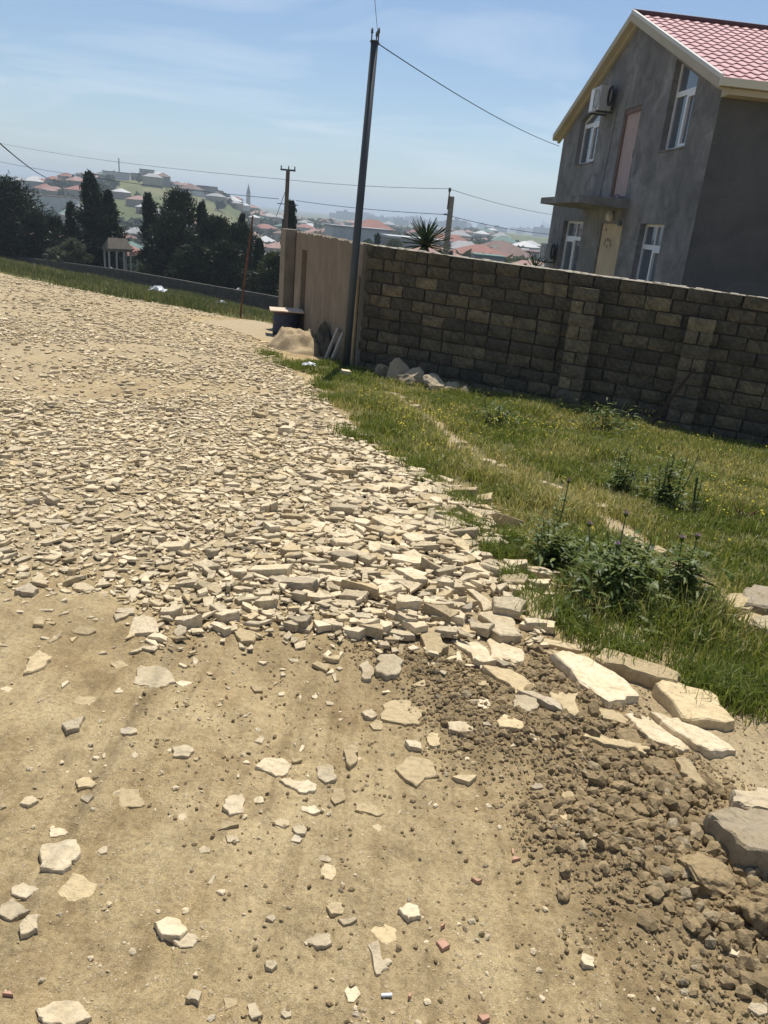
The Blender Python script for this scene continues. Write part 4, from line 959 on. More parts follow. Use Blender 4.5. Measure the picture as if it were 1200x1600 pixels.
# ------------------------------------------------------------------ block wall
WX, WY, WA = -.77, 13.69, math.atan2(-2.21, 6.06)
def rough_block(w, h, d, seed):
    """box with rounded uneven front (front is -y)"""
    r = random.Random(seed); nx, nz = 4, 3
    V, F = [], []
    for j in range(nz + 1):
        for i in range(nx + 1):
            u, v_ = i / nx, j / nz
            ex = min(u, 1 - u) * w; ez = min(v_, 1 - v_) * h
            y = .012 * (ex < 1e-6) + .012 * (ez < 1e-6) + r.uniform(-.009, .007)
            V.append((u * w + (r.uniform(-.006, .006)), y, v_ * h + r.uniform(-.006, .006)))
    for j in range(nz):
        for i in range(nx): a = j * (nx + 1) + i; F.append((a, a + 1, a + nx + 2, a + nx + 1))
    b = len(V); V += [(0, d, 0), (w, d, 0), (w, d, h), (0, d, h)]
    n1 = nx + 1
    F += [tuple([b + 1, b] + [0])] if False else []
    bot = [i for i in range(n1)]; top = [nz * n1 + i for i in range(n1)]; lef = [j * n1 for j in range(nz + 1)]; rig = [j * n1 + nx for j in range(nz + 1)]
    F += [tuple([b + 1] + bot[::-1] + [b]), tuple([b + 3] + top + [b + 2]), tuple([b] + lef + [b + 3])[::1], tuple([b + 2] + rig[::-1] + [b + 1]), (b, b + 3, b + 2, b + 1)]
    return V, F
def block_meshes(w, n, s0, mat=BLOCK): return [raw_mesh('block', *rough_block(w, .178, .17, s0 + k), mat) for k in range(n)]
B_FULL = block_meshes(.362, 10, 100); B_HALF = block_meshes(.172, 5, 200); B_PIL = block_meshes(.37, 5, 300, BLOCK_PALE); B_PILH = block_meshes(.172, 4, 400, BLOCK_PALE)
wall = empty('block_wall', (WX, WY, 0), WA, 'dark weathered limestone block wall with two piers behind the grass verge', 'wall')
top_at = lambda s: 1.155 - .024 * s
def put_block(me, s, y, z, w):
    o = bpy.data.objects.new('block', me); link(o, wall)
    o.location = (s + random.uniform(-.004, .004), y + random.uniform(-.018, .014), z + random.uniform(-.004, .004))
    o.rotation_euler = (random.gauss(0, .012), .024 + random.gauss(0, .012), random.gauss(0, .016)); o.scale = (1, 1, random.uniform(.94, 1.02))
PITCH = .194
for row in range(12):
    s = .02
    if row % 2 == 0: w = .172; me = random.choice(B_HALF)
    else: w = .362; me = random.choice(B_FULL)
    while s < 8.4:
        put_block(me, s, 0., top_at(s) - .178 - row * PITCH, w)
        s += w + random.uniform(.014, .028)
        if random.random() < .07: w = .172; me = random.choice(B_HALF)
        else: w = .362; me = random.choice(B_FULL)
for s0, r0, lean in ((3.58, 1, .09), (5.28, 2, .09)):
    for row in range(r0, 12):
        sl = s0 + (row - r0) * .019 * 0
        z = top_at(sl) - .178 - row * PITCH
        if (row - r0) % 2 == 0: put_block(random.choice(B_PIL), sl, -.165, z, .37)
        else:
            put_block(random.choice(B_PILH), sl, -.165, z, .17); put_block(random.choice(B_PILH), sl + .195, -.165, z, .17)
mm = MB()
mm.add([(0, .045, -1.4), (8.5, .045, -1.6), (8.5, .185, -1.6), (0, .185, -1.4), (0, .045, 1.145), (8.5, .045, .94), (8.5, .185, .94), (0, .185, 1.145)], [(0, 3, 2, 1), (4, 5, 6, 7), (0, 1, 5, 4), (1, 2, 6, 5), (2, 3, 7, 6), (3, 0, 4, 7)])
for s0, zt in ((3.58, .8), (5.28, .55)): mm.box(s0 + .03, s0 + .34, -.13, .05, -1.5, zt)
mm.build('mortar', MORTAR, wall)
# lumpy mortar bed on top of the wall
mc = MB(); n = 70
for i in range(n):
    s = i * 8.4 / n; h = random.uniform(.003, .020)
    mc.add([(s - .01, .0 + random.uniform(-.01, .02), top_at(s) - .004), (s + .13, .0 + random.uniform(-.01, .02), top_at(s + .12) - .004), (s + .13, .18, top_at(s + .12) - .004), (s - .01, .18, top_at(s) - .004),
            (s + .01, .03, top_at(s) + h), (s + .11, .03, top_at(s + .12) + h * random.uniform(.4, 1)), (s + .11, .15, top_at(s + .12) + h), (s + .01, .15, top_at(s) + h)], [(4, 5, 6, 7), (0, 1, 5, 4), (1, 2, 6, 5), (2, 3, 7, 6), (3, 0, 4, 7)])
mc.build('mortar_cap', plain('pale_mortar', (.36, .32, .25), .95, .25, 10), wall)

# rusty rod leaning on the wall
rz0 = H(3.87, 11.75)
o = MB().tube([(3.76, 11.42, -1.08), (3.99, 11.49, -.624), (4.31, 11.585, -.10), (4.335, 11.59, -.07)], [.026, .024, .022, .028], 8).build('steel_rod', plain('dark_rust', (.06, .035, .025), .9, .3, 9))
tag(o, 'thin dark rod leaning against the right pier of the block wall', 'rod')

# ------------------------------------------------------------------ plastered wall with door slots
PA = math.atan2(5.71, -2.18)
pw = empty('plastered_wall', (WX, WY, 0), PA, 'tan rendered yard wall with narrow door recess, running back from the corner', 'wall')
def plaster_piece(name, s0, s1, z0, ztop, y0, y1, mat, n=10):
    mb = MB(); k = max(2, int((s1 - s0) * n))
    ss = [s0 + (s1 - s0) * i / k for i in range(k + 1)]; tz = [ztop + random.uniform(-.022, .016) for _ in ss]
    V = []
    for s, z in zip(ss, tz): V += [(s, y0, z0), (s, y1, z0), (s, y1, z + random.uniform(-.012, .012)), (s, y0, z)]
    F = [(0, 3, 2, 1), (4 * k, 4 * k + 1, 4 * k + 2, 4 * k + 3)]
    for i in range(k):
        a, b = 4 * i, 4 * i + 4
        F += [(a + 1, a + 2, b + 2, b + 1)[::-1], (a + 2, a + 3, b + 3, b + 2)[::-1], (a + 3, a, b, b + 3)[::-1], (a, a + 1, b + 1, b)[::-1]]
    mb.add(V, F); return mb.build(name, mat, pw)
plaster_piece('wall_panel', -.06, 3.78, -1.3, 1.15, -.2, .0, PLASTER)
plaster_piece('lintel', 3.78, 4.24, .80, 1.14, -.2, .0, PLASTER)
plaster_piece('wall_panel', 4.24, 4.82, -1.35, 1.14, -.2, .0, PLASTER)
dr = MB().box(3.78, 4.24, -.17, -.12, -1.3, .80).build('door', DOORWOOD, pw)
MB().tube([(3.9, -.105, -.35), (3.9, -.105, -.22)], .012, 6).build('handle', RUST, dr)
gt = MB().box(4.82, 5.60, -.19, -.15, -1.35, 1.10).build('gate_leaf', plain('dark_brown_gate', (.075, .05, .042), .7, .3, 4), pw)
MB().tube([(4.88, -.12, -1.3), (4.885, -.12, 0), (4.88, -.12, .9)], .03, 6).build('gate_pipe', RUST, gt)
gp = MB().box(5.60, 6.10, -.25, .08, -1.4, 1.15).build('gate_pier', plain('gate_pier_render', (.22, .19, .145), .92, .3, 3), pw)
# narrow steel strip gate at the near corner
eg = empty('corner_gate_strip', (WX, WY, 0), PA, 'narrow pale sheet metal strip with pipe hinges beside the wall corner', 'gate')
MB().box(.10, .26, .02, .05, -1.0, .36).build('strip', plain('pale_sheet', (.40, .38, .34), .7, .25, 5), eg)
MB().box(-.02, .08, .015, .045, -1.0, .62).build('edge_board', plain('ochre_board', (.30, .22, .12), .85, .3, 6), eg)
MB().tube([(.04, .09, .42), (.04, .09, .72)], .02, 8).build('hinge', GALV, eg)
MB().tube([(.03, .10, .74), (.12, .10, .745)], .02, 8).build('hinge_pin', GALV, eg)
MB().tube([(.14, .09, .34), (.10, .11, .46), (.16, .10, .52), (.13, .10, .60)], .014, 6).build('latch', RUST, eg)
MB().tube([(.06, .09, -.25), (.09, .10, -.18), (.05, .1, -.05)], .016, 6).build('bolt', GALV, eg)

# things standing by the plastered wall
def on_wall(s, off):
    c, n = math.cos(PA), math.sin(PA); return WX + c * s - n * off, WY + n * s + c * off
dx, dy = on_wall(4.05, .33); dz = H(dx, dy)
drum = empty('oil_drum', (dx, dy, dz - .03), 0, 'dark blue steel drum with a board on top by the tan wall', 'drum')
MB().lathe([(.25, 0), (.285, .02), (.285, .17), (.297, .185), (.285, .20), (.285, .36), (.297, .375), (.285, .39), (.285, .54), (.292, .56), (.26, .565)], 28).build('body', BLUE, drum, True)
MB().tube([(.292 * math.cos(a), .292 * math.sin(a), .56) for a in [2 * PI * k / 24 for k in range(25)]], .012, 6).build('rim', RUST, drum)
bd = empty('lid_board', (dx, dy, dz + .55), .2, 'pale weathered board laid flat over the blue drum', 'board')
MB().box(-.36, .02, -.33, .33, 0, .022).build('plank', BOARD, bd); MB().box(.03, .36, -.32, .34, .002, .024).build('plank', BOARD, bd)
bx_, by_ = on_wall(3.55, .16)
o = MB().box(-.09, .09, -.09, .09, -.02, .16).build('cement_block', CONC); o.location = (bx_, by_, H(bx_, by_)); o.rotation_euler = (0, 0, .5)
tag(o, 'small grey block squeezed between the blue drum and the wall', 'block')

def lump_heap(name, cx, cy, rx, ry, hh, mat, seed, rot=0., p=1.5):
    n, m = 72, 26; F = []
    Q, A = np.meshgrid(np.arange(m + 1) / m, 2 * PI * np.arange(n) / n, indexing='ij'); Q, A = Q.ravel(), A.ravel()
    ca, sa = np.cos(A) * rx * Q, np.sin(A) * ry * Q
    X, Y = cx + ca * math.cos(rot) - sa * math.sin(rot), cy + ca * math.sin(rot) + sa * math.cos(rot)
    f, f2 = fbm(X * 2.2, Y * 2.2, seed, 4), fbm(X * 7., Y * 7., seed + 5, 3)
    K = np.maximum(0, 1 - Q ** p)
    V = np.stack([X, Y, hgt(X, Y) - .04 + hh * np.minimum(1, K * 1.25) * (1 + .9 * f) + f2 * .38 * hh * (Q < .97)], -1)
    for j in range(m):
        for i in range(n):
            a, b = j * n + i, j * n + (i + 1) % n
            F.append((a, b, b + n, a + n) if j else (a, b, b + n, a + n))
    V0 = Vector((cx, cy, H(cx, cy)))
    me = raw_mesh(name, [Vector(v) - V0 for v in V], [f[::-1] for f in F], mat, True)
    o = link(bpy.data.objects.new(name, me)); o.location = V0; return o
mx, my = on_wall(1.85, .60)
tag(lump_heap('sand_heap', mx, my, .56, .80, .40, SAND, 301, PA - PI / 2, 2.2), 'heap of dry yellow sand piled against the tan wall', 'sand heap')
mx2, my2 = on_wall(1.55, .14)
tag(lump_heap('dark_soil_heap', mx2, my2, .22, .42, .56, plain('dark_soil', (.10, .085, .06), .95, .3, 8), 305, PA - PI / 2, 2.), 'dark soil banked between the sand heap and wall', 'soil heap')  # separate heap in a much darker brown than the sand
for k, (s, off, ln, l) in enumerate(((.95, .26, .62, 'left grey timber offcut leaning on the tan wall behind the pole'), (.62, .24, .56, 'right grey timber offcut leaning on the tan wall behind the pole'))):
    x, y = on_wall(s, off); zb = H(x, y)
    o = MB().box(-.045, .045, -.02, .02, 0, ln).build('timber_offcut', WOODG); o.location = (x, y, zb - .02)
    o.rotation_euler = (-.35, 0, PA + PI); tag(o, l, 'timber')
def crumple(name, x, y, s, label, mat=WHITE, cat='litter'):
    r = random.Random(int(x * 977) + 5); n = 7; V = []; F = []
    for j in range(n):
        for i in range(n): V.append(((i / (n - 1) - .5) * 2 * s + r.uniform(-.2, .2) * s, (j / (n - 1) - .5) * 1.3 * s + r.uniform(-.2, .2) * s, max(0, .45 * s * (1 - ((i - 3) / 3.) ** 2 * .7 - ((j - 3) / 3.) ** 2 * .7) + r.uniform(-.25, .25) * s)))
    for j in range(n - 1):
        for i in range(n - 1): a = j * n + i; F.append((a, a + 1, a + n + 1, a + n))
    o = link(bpy.data.objects.new(name, raw_mesh(name, V, F, mat))); o.location = (x, y, H(x, y) + .03); tag(o, label, cat); return o
crumple('plastic_bag', -1.42, 12.45, .10, 'crumpled white plastic bag in grass left of the main pole').location.z += .09
crumple('plastic_bag', -12.30, 40.0, .40, 'white plastic bag lying in the far field before the low wall').location.z += .15
crumple('plastic_bag', -8.64, 38.0, .28, 'small flat white bag in far field nearer the tan wall').location.z += .1
o = MB().box(-.07, .07, -.05, .05, 0, .07).build('cut_stone', LIME); add_tint(o.data, .2, .9); o.location = (-.82, 12.35, H(-.82, 12.35) + .03); o.rotation_euler = (.1, .1, .4)
tag(o, 'small squared white stone in grass at foot of the main pole', 'stone')

# grey boulders at the wall foot
for k, (x, y, w, t, l) in enumerate(((.02, 12.75, .22, .34, 'tall pointed grey boulder at the foot of the block wall'), (.30, 12.55, .20, .22, 'second grey boulder right of the tall pointed one'), (.60, 12.45, .26, .20, 'broad brownish boulder right of the tall pointed boulder'),
                                     (.86, 12.36, .18, .12, 'low grey boulder at right end of the boulder row'), (-.28, 12.95, .16, .16, 'small dark boulder left of the tall pointed one'), (.12, 12.42, .18, .12, 'flat tan boulder in front of the tall pointed one'), (1.08, 12.2, .12, .08, 'smallest boulder furthest right at the wall foot'))):
    V, F = rock_geo(w, w * .85, t, 2, 12); c = (x, y)
    me = raw_mesh('boulder', V, F, ROCK); add_tint(me, random.uniform(0, 1), random.random())
    o = link(bpy.data.objects.new('boulder', me)); o.location = (c[0], c[1], H(c[0], c[1]) + .05); tag(o, l, 'boulder', 'boulders at the wall foot')

# pale half buried stones along the trodden line in the grass
for k in range(34):
    t = random.uniform(0, 1) ** .8 * (len(TRAIL) - 2.3); i = int(t); f = t - i
    x = TRAIL[i][0] * (1 - f) + TRAIL[i + 1][0] * f + random.gauss(0, .05); y = TRAIL[i][1] * (1 - f) + TRAIL[i + 1][1] * f + random.gauss(0, .05)
    w = random.uniform(.03, .075) * (1.5 if y < 5 else 1)
    V, F, c = stone_geo([(x + w * random.uniform(.7, 1.2) * math.cos(a), y + w * random.uniform(.6, 1.) * math.sin(a)) for a in [j * 2 * PI / 5 for j in range(5)]], w * .6, False, 2, .1)
    me = raw_mesh('trail_stone', V, F, LIME); add_tint(me, random.uniform(.3, .8), random.random() * .5)
    o = link(bpy.data.objects.new('trail_stone', me)); o.location = (c[0], c[1], H(c[0], c[1]) + .01)
    tag(o, 'half buried pale stone in the bare line crossing the verge grass', 'stone', 'stones along the bare line in the grass')
o = MB().tube([(.10, 1.31, 0), (.125, 1.313, .001)], .0042, 10).build('cigarette_butt', WHITE); o.location = (0, 0, H(.11, 1.31) + .006)
tag(o, 'white cigarette butt on the dirt at the bottom centre', 'cigarette butt')

# ------------------------------------------------------------------ poles and cables
pz = H(-.885, 13.2)
mp = empty('street_pole', (-.885, 13.2, pz), 0, 'tall dark steel pole standing before the wall corner', 'pole')
pt = 4.02 - pz
MB().tube([(0, 0, -.3), (.03, .02, 1.7), (.095, .05, pt)], [.068, .064, .056], 14).build('shaft', STEEL, mp, True)
MB().lathe([(.058, -.01), (.062, 0), (.03, .012)], 12).build('cap', STEEL, mp, loc=(.095, .05, pt))
for ax, ay, hh in ((-.05, .0, .16), (.02, .03, .13), (.05, -.01, .17)):
    p = MB().tube([(.095 + ax, .05 + ay, pt - .06), (.095 + ax, .05 + ay, pt + hh)], .011, 6).build('pin', RUST, mp)
    MB().lathe([(.012, 0), (.022, .01), (.014, .03), (.022, .045), (.008, .06)], 10).build('insulator', STEEL, p, loc=(.095 + ax, .05 + ay, pt + hh - .07))
MB().tube([(.03, 0, pt - .02), (.16, .1, pt - .02)], .012, 6).build('bracket', RUST, mp)

def cable(p0, p1, sag, r, label, n=26, mat=WIREM):
    p0, p1 = Vector(p0), Vector(p1)
    pts = [p0.lerp(p1, t) - Vector((0, 0, sag * 4 * t * (1 - t))) for t in [i / (n - 1) for i in range(n)]]
    o = MB().tube([q - p0 for q in pts], r, 5).build('power_cable', mat); o.location = p0
    tag(o, label, 'cable', 'overhead cables')
PT = Vector((-.79, 13.25, 4.02))
cable(PT + Vector((.03, 0, .12)), (-.3, -4.2, 4.9), .35, .0035, 'cable rising from the main pole top over the viewer')
cable(PT + Vector((.06, .05, -.03)), (4.2, 25.95, 4.05), .12, .008, 'cable slanting from the main pole top to the grey house')
# far pole, beside the field
fx, fy = -6.5, 43.0; fz = H(fx, fy)
fp = empty('power_pole', (fx, fy, fz), 0, 'slim wooden power pole with crossarm beyond the tan wall', 'pole')
ft = 3.42 - fz
MB().tube([(-.1, 0, -.4), (0, 0, ft * .5), (.02, 0, ft)], [.13, .115, .10], 10).build('shaft', plain('pole_timber', (.16, .11, .085), .9, .3, 4), fp)
ca_ = MB().box(-.36, .40, -.05, .05, ft - .06, ft + .02).build('crossarm', STEEL, fp)
for q in (-.33, 0.05, .36): MB().lathe([(.02, 0), (.035, .02), (.025, .06), (.035, .10), (.015, .16)], 8).build('insulator', STEEL, ca_, loc=(q, 0, ft + .02))
MB().box(-.45, .62, -.03, .03, ft - 1.66, ft - 1.62).build('crossarm', STEEL, fp)
MB().tube([(-.03, 0, ft - .9), (-.5, 0, ft - 2.3)], .015, 5).build('brace', STEEL, fp)
# concrete post behind the block wall
sx, sy = 1.52, 34.; sz = H(sx, sy)
st = 2.62 - sz
sp_ = empty('power_pole', (sx, sy, sz), 0, 'short tapering concrete power post behind the block wall', 'pole')
MB().add([(-.16, -.12, -.4), (.16, -.12, -.4), (.16, .12, -.4), (-.16, .12, -.4), (-.09, -.08, st), (.11, -.08, st), (.11, .08, st), (-.09, .08, st)], [(0, 3, 2, 1), (4, 5, 6, 7), (0, 1, 5, 4), (1, 2, 6, 5), (2, 3, 7, 6), (3, 0, 4, 7)]).build('post', CONC, sp_)
hk = MB().tube([(-.12, -.1, st - .5), (-.11, -.1, st + .22)], .03, 6).build('hook_rod', RUST, sp_)
MB().lathe([(.03, 0), (.06, .02), (.05, .08), (.06, .12), (.02, .16)], 8).build('insulator', STEEL, hk, loc=(-.11, -.1, st + .16))
MB().tube([(-.12, -.1, st - .68), (-.24, -.12, st - .70)], .035, 6).build('insulator', STEEL, sp_)
cable((-46, 85, 5.6), (fx - .05, fy, 2.95), .4, .010, 'upper thin cable coming from the left to the slim wooden pole')
cable((fx, fy, 2.95), (sx - .15, sy - .1, st + sz + .27), .08, .009, 'upper thin cable between the wooden pole and the concrete post')
cable((sx - .15, sy - .1, st + sz + .27), (9.5, 52., 2.65), .15, .010, 'upper thin cable from the concrete post to behind the house')
cable((-46, 85, 3.9), (fx - .4, fy, 2.0), .4, .014, 'lower cable coming from the left to the slim wooden pole')
cable((fx + .5, fy, 2.0), (sx - .24, sy - .12, st + sz - .7), .08, .012, 'lower cable between the wooden pole and the concrete post')
cable((sx - .24, sy - .12, st + sz - .7), (9.4, 52., 1.55), .15, .013, 'lower cable from the concrete post to behind the house')
cable((-12.3, 24.0, 2.98), (-28.0, 66, 2.0), .35, .022, 'thick black cable dropping from upper left into the conifer tops')
cable((-28.5, 66, 1.9), (-13.2, 67, .25), 2.1, .011, 'slack cable sagging in front of the dark cypress group')
# rusty leaning bar in the field
bz = H(-4.41, 21.8)
o = MB().tube([(.12, -.05, -.02), (.02, 0, .03), (.0, 0, .12), (.13, 0, 1.4), (.27, 0, 2.68)], [.022, .024, .026, .025, .022], 8).build('steel_bar', RUST); o.location = (-4.43, 21.8, bz)
tag(o, 'tall rusty steel bar leaning upright at the edge of the field', 'bar')

# ------------------------------------------------------------------ grey house
HA = math.atan2(.1024, .9947)
house = empty('house', (5.30, 15.85, 0), HA, 'two storey grey cement house with rose tiled roof behind the wall', 'house')
EAVE, APEX, DEPTH, LEN = 4.33, 6.27, 10.0, 9.0
gz = lambda y: EAVE + (APEX - EAVE) * (1 - abs(y - 5) / 5.)
OPEN = [  # y0, y1, z bottom, z top at y0, z top at y1
    (1.17, 2.42, 3.40, 4.62, 5.12), (6.80, 8.48, 3.44, 5.02, 4.56), (3.90, 5.0, 2.55, 4.47, 4.47),
    (1.35, 2.66, .55, 1.97, 1.97), (6.75, 8.60, .45, 1.97, 1.97), (3.74, 5.24, -.25, 1.94, 1.94)]
def gable():
    mb = MB(); cuts = sorted({0., 5., DEPTH} | {o[0] for o in OPEN} | {o[1] for o in OPEN})
    for a, b in zip(cuts[:-1], cuts[1:]):
        ops = sorted([o for o in OPEN if o[0] <= a + 1e-6 and o[1] >= b - 1e-6], key=lambda o: o[2])
        zt = lambda o, y: o[3] + (o[4] - o[3]) * (y - o[0]) / (o[1] - o[0])
        lo = (-1.9, -1.9)
        for o in ops:
            mb.add([(0, a, lo[0]), (0, b, lo[1]), (0, b, o[2]), (0, a, o[2])], [(0, 3, 2, 1)]); lo = (zt(o, a), zt(o, b))
        mb.add([(0, a, lo[0]), (0, b, lo[1]), (0, b, gz(b)), (0, a, gz(a))], [(0, 3, 2, 1)])
    D = .22
    for y0, y1, zb, z0, z1 in OPEN:
        P = [(y0, zb), (y1, zb), (y1, z1), (y0, z0)]
        for k in range(4):
            (ya, za), (yb, zb_) = P[k], P[(k + 1) % 4]
            mb.add([(0, ya, za), (0, yb, zb_), (D, yb, zb_), (D, ya, za)], [(0, 1, 2, 3)])
    return mb
gable().build('gable_wall', CEMENT, house)
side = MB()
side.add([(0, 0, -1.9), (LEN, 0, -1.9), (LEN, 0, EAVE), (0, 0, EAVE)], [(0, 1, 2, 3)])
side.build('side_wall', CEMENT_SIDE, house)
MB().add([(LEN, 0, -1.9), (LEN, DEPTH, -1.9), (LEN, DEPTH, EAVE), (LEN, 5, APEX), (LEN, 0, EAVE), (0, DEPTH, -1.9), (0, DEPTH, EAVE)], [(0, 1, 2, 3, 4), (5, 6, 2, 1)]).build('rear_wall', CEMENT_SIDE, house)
# roof
SL = (APEX - EAVE) / 5.0
SA = math.atan(SL)
OV, VG = .34, .22
rz = lambda y: APEX + .20 - SL * abs(y - 5)
roof = MB()
for sgn in (-1, 1):
    ye = 5 + sgn * (5 + OV)
    roof.add([(-VG, 5, rz(5) - .06), (LEN + .3, 5, rz(5) - .06), (LEN + .3, ye, rz(ye) - .06), (-VG, ye, rz(ye) - .06), (-VG, 5, rz(5) - .12), (LEN + .3, 5, rz(5) - .12), (LEN + .3, ye, rz(ye) - .12), (-VG, ye, rz(ye) - .12)],
             [(0, 3, 2, 1), (4, 5, 6, 7), (0, 1, 5, 4), (1, 2, 6, 5), (2, 3, 7, 6), (3, 0, 4, 7)])
roof = roof.build('roof', RIDGE, house)
# one pressed tile: wave across x, step at the lower edge (local y runs up the slope)
def tile_geo(w, l):
    prof = [0, .005, .012, .016, .012, .005, .001, .0, 0.]
    n = len(prof); V = []
    for yy, dz in ((0, .017), (l, 0.)):
        for i, p in enumerate(prof): V.append((w * i / (n - 1), yy + .05 * p / .016 * (yy == 0), p + dz))
    for i, p in enumerate(prof): V.append((w * i / (n - 1), .05 * p / .016, p - .004))
    F = [(i, i + 1, n + i + 1, n + i) for i in range(n - 1)] + [(2 * n + i, 2 * n + i + 1, i + 1, i) for i in range(n - 1)]
    return V, F
TW, TL = .235, .352
tme = raw_mesh('tile', *tile_geo(TW, TL), TILE)
SLOPE = (5 + OV) / math.cos(SA); NR = int(SLOPE / TL) + 1; TL_ = SLOPE / NR
far_tiles = MB(); tv, tf = tile_geo(TW, TL)
nt_ = 0
def roof_pt(xx, d):          # d up the slope from the eave
    return (xx, -OV + d * math.cos(SA), rz(-OV) - .055 + d * math.sin(SA))
vis_cols = lambda r: int(3 + 15 * (r + 1) / NR * 1.05) + 1
for r in range(NR):
    for c in range(int((LEN + .5) / TW)):
        p = roof_pt(-VG + .01 + c * TW, r * TL_)
        if c < vis_cols(r) and nt_ < 300:
            o = bpy.data.objects.new('tile', tme); link(o, roof); o.location = p; o.rotation_euler = (SA, 0, 0); nt_ += 1
        else:
            M = Matrix.Translation(p) @ Matrix.Rotation(SA, 4, 'X')
            far_tiles.add([M @ Vector(v) for v in tv], tf)
tag(far_tiles.build('tile_field', TILE, roof), kind='stuff')
MB().tube([(-VG, 5, rz(5) - .02), (LEN + .3, 5, rz(5) - .02)], .07, 8).build('ridge_cap', RIDGE, roof)
# verge boards and eaves trim
def verge(y0, y1, name='verge_board'):
    mb = MB(); s = 1 if y1 > y0 else -1
    def bar(x0, x1, t0, t1):
        V = []
        for y in (y0, y1): V += [(x0, y, rz(y) - t1), (x1, y, rz(y) - t1), (x1, y, rz(y) - t0), (x0, y, rz(y) - t0)]
        mb.add(V, [(0, 1, 2, 3), (7, 6, 5, 4), (0, 4, 5, 1), (1, 5, 6, 2), (2, 6, 7, 3), (3, 7, 4, 0)])
    bar(-VG - .03, -VG + .01, .03, .17); bar(-VG - .02, 0.01, .17, .20); bar(-VG * .4, -.005, .20, .26)
    return mb.build(name, CREAM, house)
verge(5., -OV); verge(5., 10 + OV)
MB().add([(-VG - .035, y, rz(y) + a) for y in (5, -OV) for a in (-.035, .035)] + [(-VG + .03, y, rz(y) + a) for y in (5, -OV) for a in (-.035, .035)], [(0, 1, 3, 2), (4, 6, 7, 5), (1, 5, 7, 3), (0, 2, 6, 4), (0, 4, 5, 1), (2, 3, 7, 6)]).build('verge_flashing', plain('pale_flashing', (.6, .58, .52), .5, .1, 3), house)
MB().box(-VG - .03, LEN + .3, -OV - .10, -OV + .02, rz(-OV) - .16, rz(-OV) - .03).build('gutter', plain('cream_gutter', (.60, .56, .44), .5, .08, 2), house)
MB().box(-.012, LEN + .3, -OV + .0, -.003, rz(-OV) - .27, rz(-OV) - .17).build('fascia', CREAM, house)
# windows
def window(y0, y1, zb, z0, z1, tr, sash, curtain):
    X = .13; f = .055
    w = MB(); zt = lambda y: z0 + (z1 - z0) * (y - y0) / (y1 - y0)
    def bar(P):
        (a, b), n = P, None
        return a, b
    w.box(X, X + .06, y0, y1, zb, zb + f)
    w.box(X, X + .06, y0, y0 + f, zb + f, z0 - f * .2); w.box(X, X + .06, y1 - f, y1, zb + f, z1 - f * .2)
    w.add([(X, y0 + f, zt(y0 + f) - f), (X, y1 - f, zt(y1 - f) - f), (X, y1 - f, zt(y1 - f)), (X, y0 + f, zt(y0 + f)), (X + .06, y0 + f, zt(y0 + f) - f), (X + .06, y1 - f, zt(y1 - f) - f), (X + .06, y1 - f, zt(y1 - f)), (X + .06, y0 + f, zt(y0 + f))],
          [(0, 3, 2, 1), (4, 5, 6, 7), (0, 1, 5, 4), (2, 3, 7, 6)])
    wo = w.build('window', PVC, house)
    MB().box(X - .004, X + .056, y0 + f, y1 - f, tr - .05, tr + .05).build('transom', PVC, wo)
    ym = (y0 + y1) / 2
    MB().box(X - .004, X + .056, ym - .035, ym + .035, zb + f, tr - .05).build('mullion', PVC, wo)
    panes = [(y0 + f, ym - .035, zb + f, tr - .05), (ym + .035, y1 - f, zb + f, tr - .05)]
    if z0 == z1:
        MB().box(X - .004, X + .056, ym - .02, ym + .02, tr + .05, z0 - f).build('mullion', PVC, wo)
    for a, b, c, d in panes: MB().box(X + .03, X + .038, a, b, c, d).build('pane', GLASSM, wo)
    ya, yb = y0 + f, y1 - f
    MB().add([(X + .03, ya, tr + .05), (X + .03, yb, tr + .05), (X + .03, yb, zt(yb) - f), (X + .03, ya, zt(ya) - f), (X + .038, ya, tr + .05), (X + .038, yb, tr + .05), (X + .038, yb, zt(yb) - f), (X + .038, ya, zt(ya) - f)], [(0, 3, 2, 1), (4, 5, 6, 7)]).build('pane', GLASSM, wo)
    # opening sash frame
    a, b, c, d = panes[sash]
    s = MB(); g = .05; x0 = X - .02
    s.box(x0, X + .035, a, b, c, c + g); s.box(x0, X + .035, a, b, d - g, d); s.box(x0, X + .035, a, a + g, c + g, d - g); s.box(x0, X + .035, b - g, b, c + g, d - g)
    so = s.build('sash', PVC, wo)
    MB().box(x0 - .012, x0, a + .005, a + .025, (c + d) / 2 - .05, (c + d) / 2 + .05).build('handle', PVC, wo)
    # sill and curtain inside
    MB().box(-.03, X, y0 - .02, y1 + .02, zb - .02, zb + .004).build('sill', CEMENT, wo)
window(1.17, 2.42, 3.40, 4.62, 5.12, 4.46, 0, 1)
window(6.80, 8.48, 3.44, 5.02, 4.56, 4.42, 0, 1)
window(1.35, 2.66, .55, 1.97, 1.97, 1.50, 0, 1)
window(6.75, 8.60, .45, 1.97, 1.97, 1.52, 1, 1)
MB().box(.34, .36, .3, 9.7, -.2, 4.3).build('curtain_wall', CURTAIN, house)
